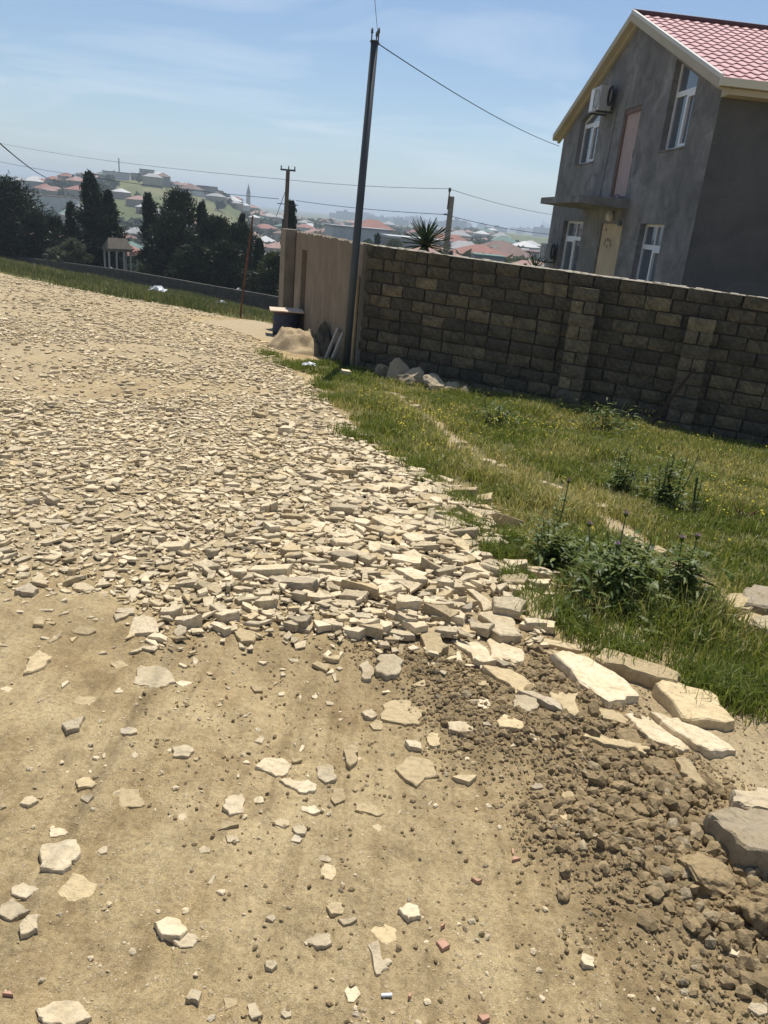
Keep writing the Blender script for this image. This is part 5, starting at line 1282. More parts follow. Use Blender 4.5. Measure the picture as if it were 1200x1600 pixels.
# doors
fr = MB().box(.02, .12, 3.90, 3.98, 2.55, 4.47).box(.02, .12, 4.92, 5.0, 2.55, 4.47).box(.02, .12, 3.98, 4.92, 4.36, 4.47).build('door_frame', DOORWOOD, house)
ud = MB().box(.06, .11, 3.98, 4.92, 2.56, 4.36).build('door', PINKDOOR, house)
MB().box(.035, .06, 4.03, 4.07, 3.38, 3.56).build('handle', STEEL, ud); MB().lathe([(.012, 0), (.014, .01)], 8).build('peephole', STEEL, ud, loc=(.055, 4.42, 4.0))
ld = MB().box(.04, .10, 3.74, 5.24, -.25, 1.94).build('door', BEIGE, house)
for k, (yy, zz) in enumerate(((4.95, 1.80), (4.85, 1.55), (4.72, 1.58), (4.6, 1.57), (4.5, 1.53), (4.7, 1.42), (4.45, 1.45), (4.9, 1.48))):
    MB().box(.033, .042, yy - .03, yy + .03, zz - .035, zz + .03).build('spot', DOORWOOD, ld)
MB().lathe([(.02, -.12), (.09, -.08), (.10, .03), (.05, .12), (.01, .13)], 12).build('porch_lamp', plain('lamp_globe', (.62, .58, .50), .4, .05, 3), house, True, loc=(-.08, 4.5, 2.10))
MB().box(-.03, -.002, 3.85, 4.05, 1.9, 2.0).build('bell_box', STEEL, house)
# balcony slab
bs = MB().add([(-1.2, 3.57, 2.31), (0, 3.57, 2.27), (0, 6.95, 2.27), (-1.2, 6.95, 2.31), (-1.2, 3.57, 2.46), (0, 3.57, 2.48), (0, 6.95, 2.48), (-1.2, 6.95, 2.46)], [(0, 3, 2, 1), (4, 5, 6, 7), (0, 1, 5, 4), (1, 2, 6, 5), (2, 3, 7, 6), (3, 0, 4, 7)]).build('balcony_slab', CEMENT, house)
MB().tube([(-.1, 4.2 + .22 * math.cos(t), 2.48 + .10 * math.sin(t)) for t in [PI * k / 8 for k in range(9)]], .01, 5).build('wire_loop', WIREM, bs)
MB().tube([(-.01, 5.55, 4.62), (-.015, 5.62, 3.6), (-.01, 5.75, 2.5)], .012, 5).build('drain_pipe', CEMENT, house)
def hl(x, y, z): return tuple(house.matrix_basis @ Vector((x, y, z)))
def ac_unit(x, y, z, label, w=.78, d=.30, h=.54):
    a = empty('air_conditioner', hl(x, y, z), HA, label, 'air conditioner')
    MB().box(-d, 0, 0, w, 0, h).build('casing', plain('ac_casing', (.42, .42, .42), .5, .08, 3), a)
    MB().box(-d - .006, -d + .001, .50, w - .03, .03, h - .03).build('front_panel', PVC, a)
    gr = MB().tube([(-d - .005, .26 + .21 * math.cos(t), h * .5 + .21 * math.sin(t)) for t in [2 * PI * k / 24 for k in range(25)]], .012, 5).build('fan_grille', GALV, a)
    MB().box(-d - .004, -d + .002, .04, .48, h * .5 - .008, h * .5 + .008).box(-d - .003, -d + .002, .252, .268, .06, h - .06).build('grille_bar', GALV, gr)
    for yy in (.12, w - .14): MB().box(-d - .02, .12, yy, yy + .04, -.04, -.001).build('bracket', STEEL, a)
    MB().tube([(-.10, -.04 + .16 * math.cos(t) - .12, .30 + .20 * math.sin(t)) for t in [2 * PI * k / 18 * 1.0 for k in range(19)]], .028, 6).build('hose_coil', WIREM, a)
    return a
ac_unit(-.12, 5.75, 4.52, 'pale air conditioner box mounted beside the upper left window')
ac_unit(-.10, 8.75, .80, 'small air conditioner low on the house corner above the wall', .6, .28, .5)

# ------------------------------------------------------------------ yucca plants behind the wall
def leafblade(L, w):
    V = []; n = 5
    for i in range(n + 1):
        t = i / n; ww = w * (1 - t) ** .7 * (.6 + .8 * min(t * 4, 1)) * .6; z = -.14 * L * t * t
        V += [(t * L, -ww, z + .012), (t * L, 0, z), (t * L, ww, z + .012)]
    F = []
    for i in range(n):
        a = i * 3; F += [(a, a + 3, a + 4, a + 1), (a + 1, a + 4, a + 5, a + 2)]
    return V, F
def yucca(x, y, z, R, n, label, dead=0):
    r = empty('yucca', (x, y, z), 0, label, 'plant')
    ms = []
    for k in range(4):
        me = raw_mesh('leaf', *leafblade(R, .022 + .006 * k), YUCCA); add_tint(me, .15 + .2 * k, .5); ms.append(me)
    dm = raw_mesh('leaf', *leafblade(R * .8, .02), YUCCA); add_tint(dm, 1., .5)
    MB().tube([(0, 0, -2.2), (0, 0, 0)], [.10, .07], 8).build('trunk', BARK, r)
    for i in range(n):
        o = bpy.data.objects.new('leaf', dm if i < dead else random.choice(ms)); link(o, r)
        el = random.uniform(-.25, 1.5) if i >= dead else random.uniform(-1.1, -.3)
        o.rotation_euler = (random.uniform(-.3, .3), -el, i * 2.39996 + random.uniform(-.2, .2)); s = random.uniform(.75, 1.1); o.scale = (s, s, s)
yucca(.30, 15.5, 1.16, .50, 120, 'spiky green yucca behind the block wall left of the concrete post', 8)
yucca(2.32, 15.0, .93, .34, 50, 'spiky yucca with dead leaves behind the wall near the house', 18)

# ------------------------------------------------------------------ thistles and leafy weeds in the verge
def leaf_strip(n, spread, hmax, lsize, seed):
    """many toothed leaves set round upright stems"""
    r = np.random.default_rng(seed)
    V, F, C = [], [], []
    for i in range(n):
        a = r.uniform(0, 6.28); rad = spread * abs(r.normal(0, .5)); x, y = rad * math.cos(a), rad * math.sin(a); z = r.uniform(.02, hmax)
        L = lsize * r.uniform(.5, 1.2) * (1.15 - .6 * z / hmax); b = r.uniform(0, 6.28); up = r.uniform(-.1, .9)
        d = np.array([math.cos(b), math.sin(b), up]); d /= np.linalg.norm(d); s = np.array([-math.sin(b), math.cos(b), r.uniform(-.4, .4)])
        o = len(V); p = np.array([x, y, z])
        w = L * r.uniform(.09, .17)
        prof = [(0, .12), (.18, .7), (.26, .4), (.42, 1.), (.5, .5), (.64, .8), (.7, .35), (.84, .4), (1., 0)]
        for t, k in prof:
            q = p + d * L * t - np.array([0, 0, .35 * L * t * t]); V += [tuple(q - s * w * k), tuple(q + s * w * k)]
        for j in range(len(prof) - 1): F.append((o + 2 * j, o + 2 * j + 1, o + 2 * j + 3, o + 2 * j + 2))
        t = float(np.clip(r.normal(.42, .22) + .25 * z / hmax, 0, 1)); C += [(t, .5, 0, 1)] * (2 * len(prof))
    return np.array(V), np.array(F), np.array(C)
STEMG = plain('stem_green', (.10, .13, .055), .8, .2, 10, bmp=0)
def weed(x, y, n, spread, h, ls, seed, label, heads=(), stems=4, cat='weed'):
    z = H(x, y); name = 'thistle' if heads else 'weed_plant'
    e = empty(name, (x, y, z), 0, label, cat, 'thistles in the verge' if heads else 'leafy weeds in the verge')
    V, F, C = leaf_strip(n, spread, h, ls, seed)
    fo = bpy.data.objects.new('foliage', np_mesh('foliage', V, F, WEED, C)); link(fo, e); tag(fo, kind='stuff')
    rr = random.Random(seed)
    for hx, hy, hz in (heads or [(rr.uniform(-1, 1) * spread * .7, rr.uniform(-1, 1) * spread * .7, h * rr.uniform(.85, 1.25)) for _ in range(stems)]):
        st_ = MB().tube([(hx * .3, hy * .3, -.02), (hx * .75, hy * .75, hz * .5), (hx, hy, hz)], [.006, .005, .0035], 6)
        so = st_.build('stem', STEMG, e)
        if heads:
            fh = MB().lathe([(.004, -.012), (.011, -.004), (.013, .006), (.010, .012)], 10).build('flower_head', WEED, e, True, (hx, hy, hz))
            add_tint(fh.data, .5, .5)
            fl = MB()
            for q in range(26):
                a = rr.uniform(0, 6.28); k = rr.uniform(.1, 1); c, s = math.cos(a), math.sin(a)
                k *= 1.5; fl.add([(c * .006 * k - s * .0015, s * .006 * k + c * .0015, .008), (c * .006 * k + s * .0015, s * .006 * k - c * .0015, .008), (c * .017 * k, s * .017 * k, .034 - .012 * k)], [(0, 1, 2)])
            fl.build('florets', THISTLE_P, fh)
weed(1.30, 3.95, 627, .30, .34, .16, 11, 'big thistle clump with purple heads at the near edge of the grass', ((-.16, .12, .44), (-.02, .0, .38), (.03, .12, .52)))
weed(1.72, 4.02, 418, .20, .36, .14, 12, 'upright thistle with two purple heads right of the big clump', ((.03, .06, .42), (-.05, .06, .40)))
weed(1.10, 4.55, 418, .28, .26, .13, 13, 'leafy weed clump left behind the big thistle', (), 5)
weed(1.48, 4.25, 494, .28, .30, .15, 14, 'dense dark weed clump between the two thistles', (), 5)
weed(1.30, 5.45, 40, .10, .30, .10, 15, 'single thistle with one purple head beside the bare line', ((.02, .0, .36),))
weed(2.45, 6.55, 380, .26, .44, .13, 16, 'tall dark leafy weed in the middle of the verge', (), 6)
weed(2.12, 6.75, 285, .22, .36, .12, 17, 'dark leafy weed just left of the tallest one', (), 5)
weed(2.75, 6.6, 45, .10, .32, .09, 18, 'slim weed stalks right of the tallest dark weed', (), 4)
weed(3.25, 5.3, 30, .08, .30, .08, 19, 'thin weed stalk with yellow flowers around near right edge', (), 3)
weed(2.9, 10.6, 300, .6, .34, .16, 20, 'bushy weed before the block wall between the piers', (), 6)
weed(1.3, 9.6, 200, .4, .26, .14, 21, 'round green weed clump in front of the wall middle', (), 5)
tw = empty('dry_weed', (3.05, 6.3, H(3.05, 6.3)), 0, 'small dead brown weed with bare twigs in the verge', 'weed')
for k in range(9):
    a = random.uniform(0, 6.28); MB().tube([(0, 0, 0), (.05 * math.cos(a), .05 * math.sin(a), .09), (.12 * math.cos(a), .12 * math.sin(a), .13 + .08 * random.random())], [.005, .004, .002], 5).build('twig', RUST, tw)

# ------------------------------------------------------------------ far low wall and burial ground
A_, B_ = Vector((-3.0, 42.0, 0)), Vector((-47.0, 82.5, 0))
fw = empty('field_wall', (A_.x, A_.y, 0), 0, 'long low grey block wall at the far side of the field', 'wall')
FWM = plain('old_grey_block', (.085, .076, .064), .95, .4, 3.5)
n = 46; P = [A_.lerp(B_, i / n) for i in range(n + 1)]
dirn = (B_ - A_).normalized(); nor = Vector((-dirn.y, dirn.x, 0)) * .11
for c in range(5):                       # courses
    mb = MB()
    for i in range(n):
        a, b = P[i] - A_, P[i + 1] - A_
        za, zb = H(P[i].x, P[i].y) - .25 + c * .26, H(P[i + 1].x, P[i + 1].y) - .25 + c * .26
        q = nor * (1 + random.uniform(-.08, .08)); g = dirn * .012
        V = [a + q + g, b + q - g, b - q - g, a - q + g]
        mb.add([(V[0].x, V[0].y, za + .01), (V[1].x, V[1].y, zb + .01), (V[2].x, V[2].y, zb + .01), (V[3].x, V[3].y, za + .01), (V[0].x, V[0].y, za + .25), (V[1].x, V[1].y, zb + .25), (V[2].x, V[2].y, zb + .25), (V[3].x, V[3].y, za + .25)],
               [(4, 5, 6, 7), (0, 1, 5, 4), (1, 2, 6, 5), (2, 3, 7, 6), (3, 0, 4, 7)])
    tag(mb.build('block_course', FWM, fw), kind='stuff')
def behind(i, off):                      # point behind the low wall
    p = A_.lerp(B_, i); m = Vector((dirn.y, -dirn.x, 0)); m = m if m.y > 0 else -m
    return p.x + m.x * off, p.y + m.y * off
GSTONE = plain('pale_gravestone', (.40, .39, .37), .6, .2, 4)
for k, (i, off, h, l) in enumerate(((.71, .8, 1.6, 'left dark gate pier behind the low wall'), (.63, .8, 1.45, 'right dark gate pier behind the low wall'))):
    x, y = behind(i, off); o = MB().box(-.28, .28, -.28, .28, -.5, h).box(-.36, .36, -.36, .36, h, h + .14).build('gate_pier', FWM); o.location = (x, y, H(x, y)); tag(o, l, 'pier', 'gate piers of the burial ground')
x, y = behind(.5, 3.0)
pv = empty('grave_canopy', (x, y, H(x, y)), .75, 'small stone canopy on posts between the dark conifers', 'canopy')
pv.scale = (.46, .46, .98)
pr = MB().add([(-2.2, -1.2, 2.75), (2.2, -1.2, 2.75), (2.2, 1.2, 2.75), (-2.2, 1.2, 2.75), (-2.2, -1.2, 2.95), (2.2, -1.2, 2.95), (1.6, 0, 3.75), (-1.6, 0, 3.75), (2.2, 1.2, 2.95), (-2.2, 1.2, 2.95)], [(0, 3, 2, 1), (0, 1, 5, 4), (4, 5, 6, 7), (1, 2, 8, 5), (5, 8, 6), (2, 3, 9, 8), (8, 9, 7, 6), (3, 0, 4, 9), (4, 7, 9)]).build('roof', plain('weathered_tan_roof', (.15, .13, .10), .9, .25, 2), pv)
for px, py in ((-1.9, -.95), (-.6, -.95), (.7, -.95), (1.9, -.95), (-1.9, .95), (1.9, .95)): MB().box(px - .12, px + .12, py - .12, py + .12, -.5, 2.74).build('post', GSTONE, pv)
for k in range(22):
    i, off = random.uniform(.08, .6), random.uniform(1.0, 5)
    x, y = behind(i, off); h = random.uniform(.7, 1.3); w = random.uniform(.15, .28)
    g = empty('gravestone', (x, y, H(x, y)), .7 + random.gauss(0, .15), 'small pale gravestone glimpsed behind the low field wall', 'gravestone', 'gravestones behind the low wall')
    MB().add([(-w, -.07, 0), (w, -.07, 0), (w, .07, 0), (-w, .07, 0), (-w, -.07, h * .85), (w, -.07, h * .85), (w, .07, h * .85), (-w, .07, h * .85), (0, -.07, h), (0, .07, h)], [(0, 1, 5, 8, 4), (2, 3, 7, 9, 6), (1, 2, 6, 5), (3, 0, 4, 7), (5, 6, 9, 8), (7, 4, 8, 9)]).build('stele', GSTONE, g)
    MB().box(-w - .15, w + .15, -.25, .25, -.4, .12).build('plinth', GSTONE, g)

# ------------------------------------------------------------------ trees
def crown_np(kind, h0, h1, R, nb, nl, ls, seed, lean=(0, 0)):
    r = np.random.default_rng(seed); V, C = [], []
    tips = []
    hs = np.sort(r.random(nb)) ** (.85 if kind != 'broad' else .9)
    ph = r.uniform(0, 6.28)
    for i, t in enumerate(hs):
        if kind == 'column': env = R * (math.sin(PI * min(t * .93 + .07, 1)) ** .55) * (1 - .25 * t)
        elif kind == 'cone': env = R * (1 - t) ** 1.15 * (.75 + .45 * math.sin(t * 23 + seed)) + .02 * R
        else: env = R * max(.12, 1 - (2 * t - .85) ** 2 * .85) ** .6
        a = ph + i * 2.39996 + r.normal(0, .4); q = env * (r.uniform(.55, 1.08) if kind != 'column' else r.uniform(.6, 1.0))
        z0 = h0 + (h1 - h0) * max(0, t - .05); z1 = h0 + (h1 - h0) * min(1, t + {'column': .10, 'cone': .015, 'broad': .04}[kind])
        cx, cy = lean[0] * t, lean[1] * t
        tip = np.array([cx + q * math.cos(a), cy + q * math.sin(a), z1]); root = np.array([cx, cy, z0]); tips.append((root, tip))
        s = r.random(nl) ** .6; p = root + (tip - root) * s[:, None]
        sp = {'column': .16, 'cone': .085, 'broad': .17}[kind] * R * (1.1 - .5 * s)
        if kind == 'cone': sp = np.minimum(sp, .30 * env + .10)
        p = p + r.normal(0, 1, (nl, 3)) * sp[:, None] * np.array([1, 1, .7])
        d = (tip - root) / (np.linalg.norm(tip - root) + 1e-6) + r.normal(0, .55, (nl, 3)); d[:, 2] += {'column': .9, 'cone': .1, 'broad': .25}[kind]
        d /= np.linalg.norm(d, axis=1)[:, None]
        sd = np.cross(d, r.normal(0, 1, (nl, 3))); sd /= np.linalg.norm(sd, axis=1)[:, None] + 1e-6
        L = ls * r.uniform(.6, 1.5, nl)[:, None]; W = L * .42
        V.append(np.stack([p - d * L * .3, p + sd * W * .5, p + d * L, p - sd * W * .5], 1))
        tn = np.clip(r.normal(.35, .2) + .2 * t + r.normal(0, .15, nl), 0, 1); c = np.zeros((nl, 4, 4)); c[:, :, 0] = tn[:, None]; c[:, :, 3] = 1; C.append(c)
    V = np.concatenate(V); C = np.concatenate(C)
    return V.reshape(-1, 3), np.arange(len(V) * 4).reshape(-1, 4), C.reshape(-1, 4), tips
def tree(x, y, top, R, kind, label, mat=CYPRESS, h0=.6, nb=110, nl=60, ls=.22, name='conifer_tree', group='dark trees behind the low wall', lean=(0, 0), zb=None):
    z = float(base(np.array([x]), np.array([y]))[0]) if zb is None else zb
    e = empty(name, (x, y, z), 0, label, 'tree' if 'tree' in name else 'bush', group)
    hh = top - z; sd = int(abs(x * 131 + y * 17)) + int(hh * 10)
    V, F, C, tips = crown_np(kind, h0, hh, R, nb, nl, ls, sd, lean)
    o = link(bpy.data.objects.new('crown', np_mesh('crown', V, F, mat, C)), e)
    t = MB().tube([(0, 0, -.5), (lean[0] * .4, lean[1] * .4, hh * .45), (lean[0] * .95, lean[1] * .95, hh * .95)], [.045 * R + .08, .03 * R + .05, .02], 8)
    for a, b in tips[::9]: t.tube([a, (a + b) / 2 + np.array([0, 0, .05]), b], [.012 * R + .02, .008 * R + .012, .008], 5, False)
    t.build('trunk', BARK, e)
    return e
def px_at(px, Y):                       # plan position on the line of sight through a picture column near the horizon
    az = np.interp(px, [0, 150, 300, 450, 600, 750, 900, 1200], AZT); return Y * math.tan(az), Y
AZT = [-.4610, -.3444, -.2234, -.0989, .0279, .1552, .2811, .3904 + .12]
TREES = [
    # px, Y, top z, radius, kind, label, extra
    (10, 72, 1.45, 3.5, 'broad', 'broad dark evergreen cut by the left edge', dict(nb=230, h0=1.2)),
    (-34, 74, 1.2, 2.8, 'broad', 'dark evergreen half outside the left edge', dict(nb=120)),
    (42, 70, -.7, 1.5, 'broad', 'smaller rounded evergreen right of the broad one at left edge', dict(nb=80)),
    (66, 74, -1.2, 1.8, 'broad', 'low dark tree between the left evergreen and the spired conifer', dict(nb=90)),
    (90, 71, .3, 1.9, 'cone', 'slim pointed conifer left of the tall spired one', dict(nb=120, h0=.4)),
    (127, 69, 2.75, 4.0, 'cone', 'tall ragged conifer with leaning spire top at left', dict(nb=300, lean=(-.6, 0))),
    (142, 70, 1.5, 3.4, 'cone', 'second ragged conifer against the tall spired one', dict(nb=200)),
    (208, 69, 1.6, 2.6, 'cone', 'leaning topped conifer at left of the middle group', dict(nb=220, lean=(-.8, 0))),
    (238, 69, 1.95, 2.3, 'broad', 'tallest rounded cypress of the middle group', dict(nb=230)),
    (228, 66, .2, 2.4, 'broad', 'dense dark cypress below the tallest rounded one', dict(nb=180)),
    (270, 68, 1.3, 2.0, 'cone', 'narrow pointed cypress in the middle group', dict(nb=150)),
    (288, 66, .2, 2.3, 'broad', 'wide dark cypress right of the narrow pointed one', dict(nb=190)),
    (322, 66, -.2, 2.3, 'broad', 'wide dark cypress at right end of the middle group', dict(nb=190)),
    (327, 68, .7, .6, 'column', 'thin spire poking above the right of the middle group', dict(nb=60)),
    (305, 62, -1.5, 2.2, 'broad', 'low spreading cypress in front of the middle group', dict(nb=150)),
    (262, 62, -1.8, 2.0, 'broad', 'low dark cypress left in front of the middle group', dict(nb=130)),
    (352, 60, -.9, .6, 'column', 'thin dark column cypress right of the middle group', dict(nb=80)),
    (394, 60, 1.9, .66, 'column', 'tall slim column cypress standing alone by the tan wall', dict(nb=190, h0=.3)),
    (372, 59, -1.7, 1.4, 'broad', 'bushy young evergreen left of the lone column cypress', dict(nb=90, mat=BUSH)),
    (414, 58, -1.9, 1.7, 'broad', 'mid green bushy tree beside the tan wall pier', dict(nb=120, mat=BUSH)),
    (432, 60, -2.2, 1.3, 'broad', 'green bush next to the tan wall pier', dict(nb=70, mat=BUSH)),
    (192, 64, -3.6, .9, 'broad', 'small bush under the stone canopy', dict(nb=50, mat=BUSH, name='bush')),
    (92, 66, -2.5, 1.3, 'broad', 'silvery olive bush behind the low wall at left', dict(nb=80, mat=OLIVE, name='olive_bush')),
    (70, 67, -3.2, .9, 'broad', 'small grey green shrub left of the olive bush', dict(nb=40, mat=OLIVE, name='bush')),
]
for px, Y, top, R, kind, label, kw in TREES:
    x, y = px_at(px, Y); tree(x, y, top, R, kind, label, **kw)
for px, Y, top, R, kind, label in ((521, 120, -1.0, 2.2, 'cone', 'dark pine rising behind the tan wall top'), (612, 95, -1.6, 1.3, 'cone', 'left of two small dark conifers behind the block wall'), (627, 97, -1.7, 1.4, 'cone', 'right of two small dark conifers behind the block wall'),
                                   (716, 90, -2.4, 1.4, 'broad', 'dark bush right of the concrete post'), (735, 105, -2.7, .7, 'column', 'thin dark cypress right of the concrete post'), (545, 150, -2.4, 3.0, 'broad', 'pale green tree behind the dark pine')):
    x, y = px_at(px, Y); tree(x, y, top, R, kind, label, nb=70, nl=40, ls=.35, group='trees in the town behind the walls', mat=BUSH if 'pale' in label else CYPRESS)

# ------------------------------------------------------------------ town on the slopes
ROOFC = {'red': plain('roof_red', (.28, .13, .10), .8, .2, .6, bmp=0), 'pink': plain('roof_pink', (.33, .20, .165), .8, .2, .6, bmp=0), 'brown': plain('roof_brown', (.19, .12, .10), .8, .2, .6, bmp=0),
         'grey': plain('roof_grey', (.30, .30, .30), .7, .2, .6, bmp=0), 'green': plain('roof_green', (.12, .19, .16), .8, .2, .6, bmp=0), 'white': plain('roof_white', (.50, .50, .49), .6, .1, .6, bmp=0)}
WALLC = [plain('house_wall_%s' % k, c, .9, .15, .4, bmp=0) for k, c in (('cream', (.42, .37, .29)), ('sand', (.33, .27, .2)), ('grey', (.26, .25, .235)), ('stone', (.36, .31, .22)), ('white', (.55, .53, .5)))]
DARKWIN = plain('dark_window', (.04, .045, .05), .3, .2, 1, bmp=0)
def hip_roof(w, d, h, rh, flat):
    o = .45
    if flat: return MB().box(-w / 2 - .2, w / 2 + .2, -d / 2 - .2, d / 2 + .2, h, h + .4)
    e = min(w, d) / 2 * .9
    return MB().add([(-w / 2 - o, -d / 2 - o, h - .05), (w / 2 + o, -d / 2 - o, h - .05), (w / 2 + o, d / 2 + o, h - .05), (-w / 2 - o, d / 2 + o, h - .05), (-w / 2 + e, 0, h + rh), (w / 2 - e, 0, h + rh)], [(0, 3, 2, 1), (0, 1, 5, 4), (1, 2, 5), (2, 3, 4, 5), (3, 0, 4)])
used = []
def town_house(x, y, w, d, h, rc, label, group, rot=None, flat=False, win=False, wc=None, cat='house', name='town_house', z=None):
    z = float(base(np.array([x]), np.array([y]))[0]) if z is None else z
    rz_ = rot if rot is not None else random.uniform(0, PI)
    e = empty(name, (x, y, z), rz_, label, cat, group)
    MB().box(-w / 2, w / 2, -d / 2, d / 2, -3, h).build('wall', wc or random.choice(WALLC), e)
    hip_roof(w, d, h, min(w, d) * random.uniform(.2, .3), flat).build('roof', ROOFC[rc], e)
    if win:
        for s in (-1, 1):
            m = max(2, int(w / 2.6)); fl = max(1, int(h / 2.9))
            for f in range(fl):
                for k in range(m):
                    cx = -w / 2 + (k + .5) * w / m
                    MB().box(cx - .55, cx + .55, s * d / 2 - .04, s * d / 2 + .04, 1. + f * 2.9, 2.4 + f * 2.9).build('window', DARKWIN, e)
    used.append((x, y, max(w, d)))
def free(x, y, g): return all((x - a) ** 2 + (y - b) ** 2 > ((g + c) * .52) ** 2 for a, b, c in used)
def sprinkle(n, pxr, rr, zone, group, colours, wmin=8, wmax=15, tries=40, hp=.3):
    for _ in range(n):
        for _t in range(tries):
            px = random.uniform(*pxr); r = random.uniform(rr[0] ** .5, rr[1] ** .5) ** 2; x, y = px_at(px, r)
            w = random.uniform(wmin, wmax); d = w * random.uniform(.6, .95)
            if free(x, y, w): break
        else: continue
        rc = random.choice(colours); flat = random.random() < .12; two = random.random() < hp
        h = random.uniform(5.4, 6.6) if two else random.uniform(2.8, 3.8)
        lab = '%s %s house with %s %s in %s' % ('two storey' if two else 'low', 'distant', 'flat ' + rc if flat else rc, 'roof' if flat else 'hip roof', zone)
        town_house(x, y, w * .85, d * .85, h * .9, rc, lab, group, flat=flat, win=r < 330)
ALLC = ['red', 'pink', 'pink', 'brown', 'grey', 'grey', 'white', 'red', 'green']
# larger single houses that stand out
for px, Y, w, d, h, rc, rot, flat, lab in (
    (492, 210, 15, 11, 8.6, 'grey', .3, True, 'three storey grey block house with balconies right of the main pole'),
    (575, 190, 14, 12, 7.4, 'white', .2, True, 'pale two storey flat topped house behind the wall corner'),
    (512, 330, 15, 12, 7.8, 'red', .3, False, 'brick house with orange red roof beyond the tan wall'),
    (620, 260, 18, 12, 6.2, 'red', .2, False, 'wide house with red roof left of the yucca'),
    (548, 260, 16, 11, 4.2, 'white', .25, False, 'long low house with pale cream roof behind the tan wall'),
    (728, 250, 20, 13, 6.5, 'brown', .4, True, 'large brown unfinished house right of the concrete post'),
    (708, 235, 16, 12, 4.2, 'brown', .4, False, 'house with dark hip roof right behind the concrete post'),
    (770, 300, 14, 10, 5.5, 'brown', .2, True, 'flat brown house in the right hand valley'),
    (820, 270, 15, 11, 5.4, 'red', .4, False, 'reddish two storey house left of the grey house'),
    (852, 290, 16, 12, 6, 'red', .4, False, 'reddish house half hidden by the grey house'),
    (742, 140, 12, 9, 3.6, 'pink', .5, False, 'near house with pale pink hip roof just above the wall'),
    (766, 135, 12, 9, 3.3, 'green', .5, False, 'near house with pale green hip roof just above the wall'),
    (812, 190, 12, 9, 3.4, 'white', .3, False, 'low house with white roof in the right valley'),
    (357, 190, 14, 10, 3.6, 'grey', .5, False, 'house with wide grey green roof left of the lone cypress'),
    (436, 150, 12, 9, 3.4, 'green', .4, False, 'house with green roof left of the tan wall pier'),
    (416, 300, 15, 10, 4, 'pink', .3, False, 'house with broad pink roof between cypress and wooden pole'),
    (60, 300, 26, 14, 4, 'pink', .9, False, 'long barn with pale pink roof behind the left conifers'),
    (65, 420, 26, 11, 7.5, 'brown', .3, True, 'long ruined looking building on the left slope'),
    (155, 560, 17, 10, 4.2, 'brown', .2, True, 'brown flat house on the crest of the hill with mast'),
    (195, 590, 10, 9, 7.5, 'grey', .3, True, 'tall dark square house on the crest of the hill'),
    (183, 600, 9, 9, 4.8, 'brown', .3, True, 'lower house left of the tall dark square one on the crest')):
    x, y = px_at(px, Y); town_house(x, y, w, d, h, rc, lab, 'houses of the far town', rot, flat, Y < 340)
sprinkle(26, (200, 345), (520, 680), 'the row along the hill crest', 'houses of the far town', ['brown', 'grey', 'pink', 'brown', 'red', 'white'], 9, 16)
sprinkle(34, (15, 150), (330, 640), 'the cluster on the left slope', 'houses of the far town', ALLC + ['pink', 'red'], 9, 16)
sprinkle(34, (140, 380), (190, 480), 'the valley behind the conifers', 'houses of the far town', ALLC, 9, 15)
sprinkle(46, (340, 470), (240, 900), 'the valley left of the wooden pole', 'houses of the far town', ALLC, 9, 16)
sprinkle(80, (455, 700), (150, 1000), 'the town seen over the tan wall', 'houses of the far town', ALLC, 9, 16)
sprinkle(34, (690, 880), (150, 520), 'the valley left of the grey house', 'houses of the far town', ALLC + ['white'], 9, 15)
x, y = px_at(158, 565); o = MB().tube([(0, 0, 0), (0, 0, 13)], .35, 6).build('mast', STEEL); o.location = (x, y, H(x, y)); tag(o, 'thin mast on the hill crest beside the brown flat house', 'mast')
x, y = px_at(335, 700); o = empty('minaret', (x, y, H(x, y)), 0, 'pale pointed tower above the hill houses', 'tower')
MB().tube([(0, 0, -2), (0, 0, 15)], [2., 1.7], 8).build('shaft', WALLC[4], o); MB().tube([(0, 0, 15), (0, 0, 23)], [1.9, .05], 8).build('spire', ROOFC['grey'], o)

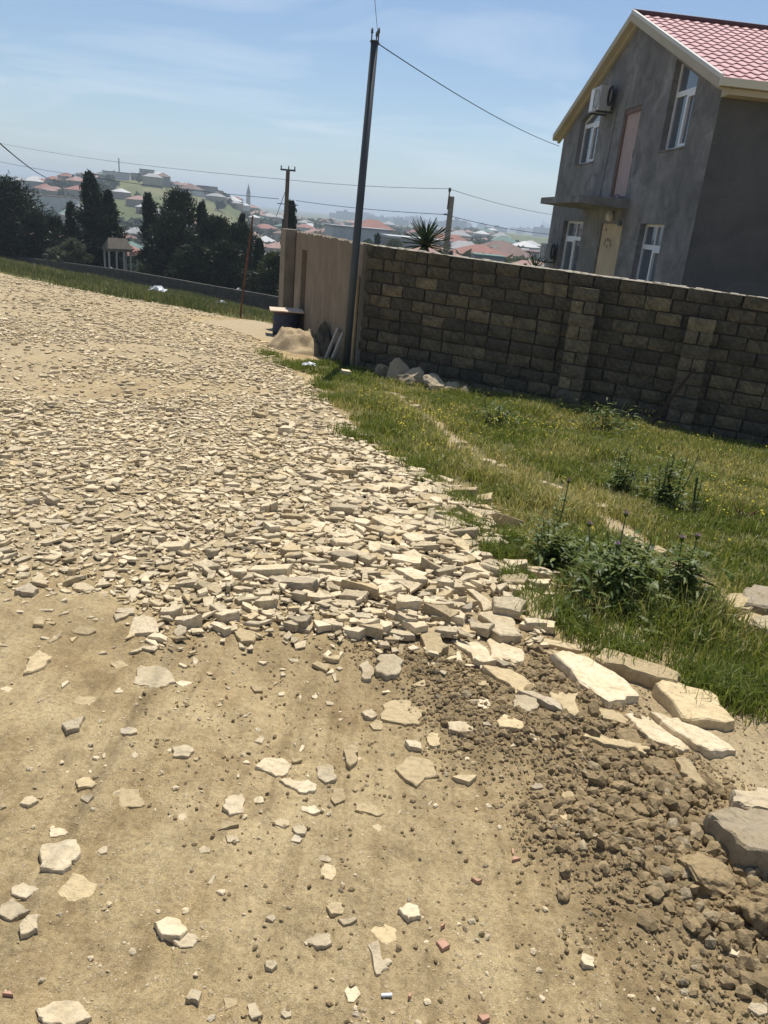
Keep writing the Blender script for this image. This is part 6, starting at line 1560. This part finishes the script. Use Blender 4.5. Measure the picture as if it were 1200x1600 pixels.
# scrub and garden trees of the town: nobody could count them
def far_trees():
    Vs, Cs = [], []
    n = 4600
    px = RNG.uniform(-20, 900, n); r = RNG.uniform(150 ** .5, 1000 ** .5, n) ** 2
    az = np.interp(px, [0, 150, 300, 450, 600, 750, 900], AZT[:7]); x, y = r * np.tan(az), r
    keep = np.ones(n, bool)
    green = (px > 150) & (px < 330) & (r > 400) & (r < 560); keep &= ~(green & (RNG.random(n) < .93))
    keep &= ~((px > 690) & (r > 520) & (RNG.random(n) < .97))
    keep &= fbm(x * .02, y * .02, 171, 3) > -.06
    x, y, r = x[keep], y[keep], r[keep]
    ok = np.ones(len(x), bool)
    for a, b, c in used: ok &= np.hypot(x - a, y - b) > c * .6
    x, y, r = x[ok], y[ok], r[ok]; z = base(x, y)
    for i in range(len(x)):
        m = 40; h = RNG.uniform(2.2, 6.); w = h * RNG.uniform(.35, .8)
        d = RNG.normal(0, 1, (m, 3)); d /= np.linalg.norm(d, axis=1)[:, None]
        p = np.array([x[i], y[i], z[i] + h * .5]) + d * np.array([w, w, h * .5]) * RNG.uniform(.5, 1.05, (m, 1))
        u = RNG.normal(0, 1, (m, 3)); u /= np.linalg.norm(u, axis=1)[:, None]; v = np.cross(u, d); L = .32 * w + .25
        Vs.append(np.stack([p - u * L, p + v * L, p + u * L, p - v * L], 1)); t = RNG.uniform(0, .9)
        c = np.zeros((m, 4, 4)); c[:, :, 0] = np.clip(t + RNG.normal(0, .15, (m, 1)), 0, 1); c[:, :, 3] = 1; Cs.append(c)
    V = np.concatenate(Vs); C = np.concatenate(Cs)
    print('far trees', len(x))
    tag(link(bpy.data.objects.new('distant_trees', np_mesh('distant_trees', V.reshape(-1, 3), np.arange(len(V) * 4).reshape(-1, 4), BUSH, C.reshape(-1, 4)))), 'scrub and garden trees spread through the far town', 'trees', kind='stuff')
far_trees()

# ------------------------------------------------------------------ hazy skyline
SKYL = plain('far_block', (.30, .30, .31), .9, .1, .02, bmp=0)
for k in range(84):
    px = random.choice((random.uniform(445, 860), random.uniform(445, 660), random.uniform(-10, 40)))
    Y = random.uniform(1700, 3400); x, y = px_at(px, Y); w = random.uniform(18, 48); h = random.uniform(10, 22)
    e = empty('apartment_block', (x, y, float(base(np.array([x]), np.array([y]))[0])), random.uniform(-.4, .4), '%s pale apartment block on the hazy skyline, %s' % ('broad' if w > 38 else 'tall' if h > 17 else 'small', 'far left behind the conifers' if px < 100 else 'right of the concrete post' if px > 706 else 'between the main pole and concrete post' if px > 565 else 'left of the main pole'), 'building', 'apartment blocks on the skyline')
    MB().box(-w / 2, w / 2, -9, 9, -5, h).build('body', SKYL, e)
    MB().box(-w * .1, w * .1, -5, 5, h, h + random.uniform(2, 5)).build('roof_house', SKYL, e)
for k, (px, h, l) in enumerate(((751, 74, 'left of two curved hazy towers on the skyline'), (757, 60, 'right of two curved hazy towers on the skyline'))):
    x, y = px_at(px, 4600); e = empty('skyline_tower', (x, y, -8), 0, l, 'tower')
    MB().tube([(0, 0, 0), (2, 0, h * .4), (1.5, 0, h * .75), (-6, 0, h)], [10, 12, 9.5, 1.5], 10).build('body', SKYL, e)
x, y = px_at(767, 4600); e = empty('mast_tower', (x, y, -8), 0, 'thin hazy broadcast tower on the skyline', 'tower')
MB().tube([(0, 0, 0), (0, 0, 52), (0, 0, 84)], [3.5, 2.2, .5], 8).build('shaft', SKYL, e); MB().lathe([(2, 51), (5, 54), (5, 58), (2, 61)], 12).build('pod', SKYL, e)

# ------------------------------------------------------------------ the hazy air
hm = bpy.data.materials.new('haze'); hm.use_nodes = True; hn = hm.node_tree
hn.nodes.remove(hn.nodes['Principled BSDF'])
pv_ = hn.nodes.new('ShaderNodeVolumePrincipled')
pv_.inputs['Color'].default_value = (.76, .88, 1.0, 1); pv_.inputs['Density'].default_value = HAZE; pv_.inputs['Anisotropy'].default_value = .25
hn.links.new(pv_.outputs[0], hn.nodes['Material Output'].inputs['Volume'])
tag(MB().box(-12900, 12900, -12900, 12900, -34, 92).build('haze', hm), kind='stuff')

for o in list(scene.objects):
    if o.parent is None and 'category' in o and 'kind' not in o: o['kind'] = 'thing'
